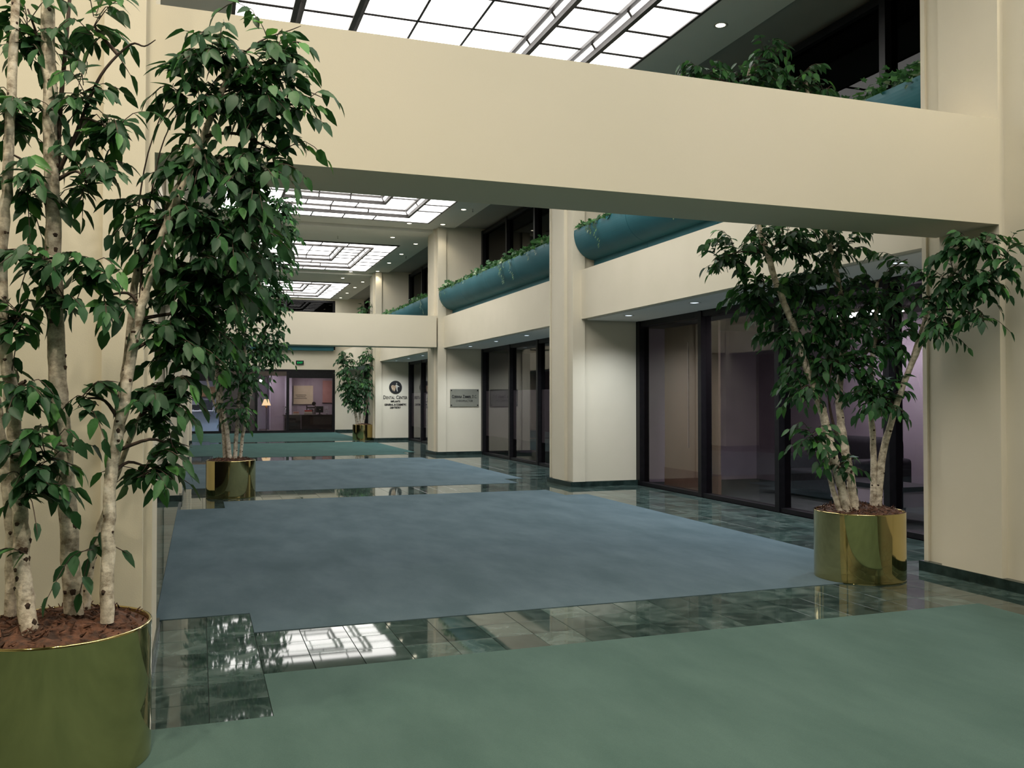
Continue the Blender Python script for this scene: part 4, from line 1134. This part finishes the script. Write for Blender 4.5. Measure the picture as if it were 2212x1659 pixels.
# round desk lamp / mirror, papers, small plant, telephone
P = at(678, 872, YD + 0.55)
t = thing('desk_mirror', 'round dark mirror on a slim stem on the far desk', 'mirror', (P.x, YD + 0.55, DT))
place(MB().lathe([(0.001, DT), (0.07, DT), (0.07, DT + 0.015), (0.012, DT + 0.02), (0.010, P.z - 0.1)], P.x, YD + 0.55, 12).build('stem', M['wood']), t)
place(disc_y('mirror_disc', P.x, YD + 0.56, P.z, 0.10, 0.02, M['wood'], 24), t)
for k, (a, b_) in enumerate((((701, 877), (709, 883)), ((703, 885), (711, 893)))):
    P0, P1 = at(a[0], a[1], YD + 0.5), at(b_[0], b_[1], YD + 0.5)
    t = thing('document_holder', ('upper', 'lower')[k] + ' white paper holder right of the far monitor', 'paper holder', ((P0.x + P1.x) / 2, YD + 0.5 + 0.05 * k, DT), 'papers on the far desk')
    place(box('sheet', P0.x, P1.x, YD + 0.5 - 0.05 * k, YD + 0.506 - 0.05 * k, P1.z, P0.z, M['white_lam']), t)
    place(box('support', (P0.x + P1.x) / 2 - 0.01, (P0.x + P1.x) / 2 + 0.01, YD + 0.508 - 0.05 * k, YD + 0.52 - 0.05 * k, DT, P1.z + 0.03, M['black']), t)
P = at(619, 893, YD + 0.3)
t = thing('small_plant', 'little dark plant in a pot at the left end of the far desk', 'plant', (P.x, YD + 0.3, DT))
place(MB().lathe([(0.001, DT), (0.05, DT), (0.065, DT + 0.1), (0.055, DT + 0.1), (0.001, DT + 0.08)], P.x, YD + 0.3, 14).build('pot', M['black']), t)
mb = MB(); rnd = random.Random(5)
for _ in range(46):
    p = Vector((P.x + rnd.gauss(0, 0.06), YD + 0.3 + rnd.gauss(0, 0.05), DT + 0.12 + rnd.random() * 0.28))
    m = leaf_matrix(p, Vector((rnd.gauss(0, 1), rnd.gauss(0, 1), rnd.gauss(0.3, 0.6))), Vector((rnd.gauss(0, 0.4), -0.6, 0.6)), 0.08)
    mb.add([m @ Vector(v) for v in SHAPES[0][0]], SHAPES[0][1], rnd.randrange(2), True)
tag(place(mb.build('foliage', LEAF), t), kind='stuff')
# floor lamp
YLp = 44.9
P = at(575, 930, YLp); lx = P.x
zs0, zs1 = at(575, 875, YLp).z, at(575, 864, YLp).z
t = thing('floor_lamp', 'lit floor lamp with pleated warm shade inside the far office', 'floor lamp', (lx, YLp, 0.012))
place(MB().lathe([(0.001, 0.012), (0.14, 0.012), (0.14, 0.03), (0.03, 0.05), (0.012, 0.08)], lx, YLp, 18).build('base', M['wood']), t)
place(MB().lathe([(0.012, 0.06), (0.012, zs0 - 0.15)], lx, YLp, 10).build('pole', M['wood']), t)
place(MB().lathe([(0.012, zs0 - 0.16), (0.05, zs0 - 0.12), (0.055, zs0 - 0.06), (0.025, zs0)], lx, YLp, 14).build('urn', M['oak']), t)
mb = MB(); seg = 36; vs_ = []
for k in range(seg):
    a = 2 * math.pi * k / seg; w_ = 1 + (0.06 if k % 2 else -0.02)
    for r, z in ((0.21, zs0 - 0.02), (0.15, (zs0 + zs1) / 2 + 0.01), (0.10, zs1 + 0.04)): vs_.append((lx + r * w_ * math.cos(a), YLp + r * w_ * math.sin(a), z))
mb.add(vs_, [(k * 3 + i, ((k + 1) % seg) * 3 + i, ((k + 1) % seg) * 3 + i + 1, k * 3 + i + 1) for k in range(seg) for i in range(2)], 0, True)
place(mb.build('shade', emit_mat('lit_shade', (1.0, 0.72, 0.40, 1), 1.5)), t)
# corridor sconces
for k, (px_, py_) in enumerate(((532, 829), (564, 822))):
    P = at(px_, py_, 46.5)
    t = thing('pendant_globe', ('left', 'right')[k] + ' glowing pendant globe in the far corridor behind the ficus', 'pendant lamp', (P.x, 46.5, 3.0), 'corridor pendants')
    place(MB().lathe([(0.001, -0.09), (0.06, -0.07), (0.09, 0), (0.06, 0.07), (0.001, 0.09)], 0, 0, 14).build('globe', emit_mat('globe', (1, 0.95, 0.85, 1), 4.0)), t).data.transform(Matrix.Translation((P.x, 46.5, P.z)))
    place(MB().tube([(P.x, 46.5, P.z + 0.08), (P.x, 46.5, 3.0)], [0.008, 0.008], 6).build('cord', M['black']), t)
# left office: counter, oak cabinets, dark office chair and screen
t = thing('reception_counter', 'pale blue curved-front reception counter in the far left room', 'counter', (0.2, 46.0, 0.012))
place(box('counter_front', -0.9, 1.3, 45.9, 46.0, 0.012, 1.0, M['bluelam']), t)
mb = MB(); n = 24; pts = []
for i in range(n + 1):
    x = -0.9 + 2.2 * i / n
    pts.append((x, 45.9 - 0.30 * math.sin(math.pi * i / n)))
vs_ = [(x, y, 1.0) for x, y in pts] + [(x, y, 1.05) for x, y in pts] + [(1.3, 46.6, 1.0), (-0.9, 46.6, 1.0), (1.3, 46.6, 1.05), (-0.9, 46.6, 1.05)]
k = n + 1
fs = [(i, i + 1, k + i + 1, k + i) for i in range(n)] + [tuple(range(k, 2 * k)) + (2 * k + 2, 2 * k + 3), tuple(reversed(tuple(range(0, k)) + (2 * k, 2 * k + 1)))]
mb.add(vs_, fs)
place(mb.build('counter_top', M['white_lam']), t)
t = thing('wall_cabinet', 'honey oak wall cabinets glowing in the far left room', 'cabinet', (0.3, 49.3, 1.75))
place(box('body', -1.2, 1.7, 49.15, 49.5, 1.72, 2.25, M['oak']), t)
for k in range(4): place(box('door', -1.18 + 0.72 * k, -1.18 + 0.72 * k + 0.70, 49.12, 49.15, 1.74, 2.23, M['oak']), t)
t = thing('office_chair', 'dark high-backed office chair behind the pale blue counter', 'office chair', (0.35, 47.2, 0.012))
rounded('backrest', 0.10, 0.62, 47.3, 47.42, 0.75, 1.55, M['sofa'], t, 0.05)
rounded('seat', 0.10, 0.62, 46.9, 47.4, 0.48, 0.58, M['sofa'], t, 0.04)
place(MB().lathe([(0.03, 0.1), (0.03, 0.5)], 0.36, 47.15, 10).build('gas_lift', M['fasten']), t)
for k in range(5):
    a = 2 * math.pi * k / 5
    place(MB().tube([(0.36, 47.15, 0.12), (0.36 + 0.28 * math.cos(a), 47.15 + 0.28 * math.sin(a), 0.05)], [0.025, 0.02], 6).build('leg', M['black']), t)
t = thing('desktop_screen', 'low black screen on the far left counter', 'monitor', (-0.1, 46.2, 1.05))
place(box('screen_panel', -0.4, 0.12, 46.25, 46.29, 1.10, 1.32, M['black']), t)
place(box('foot', -0.25, -0.02, 46.2, 46.36, 1.05, 1.11, M['black']), t)
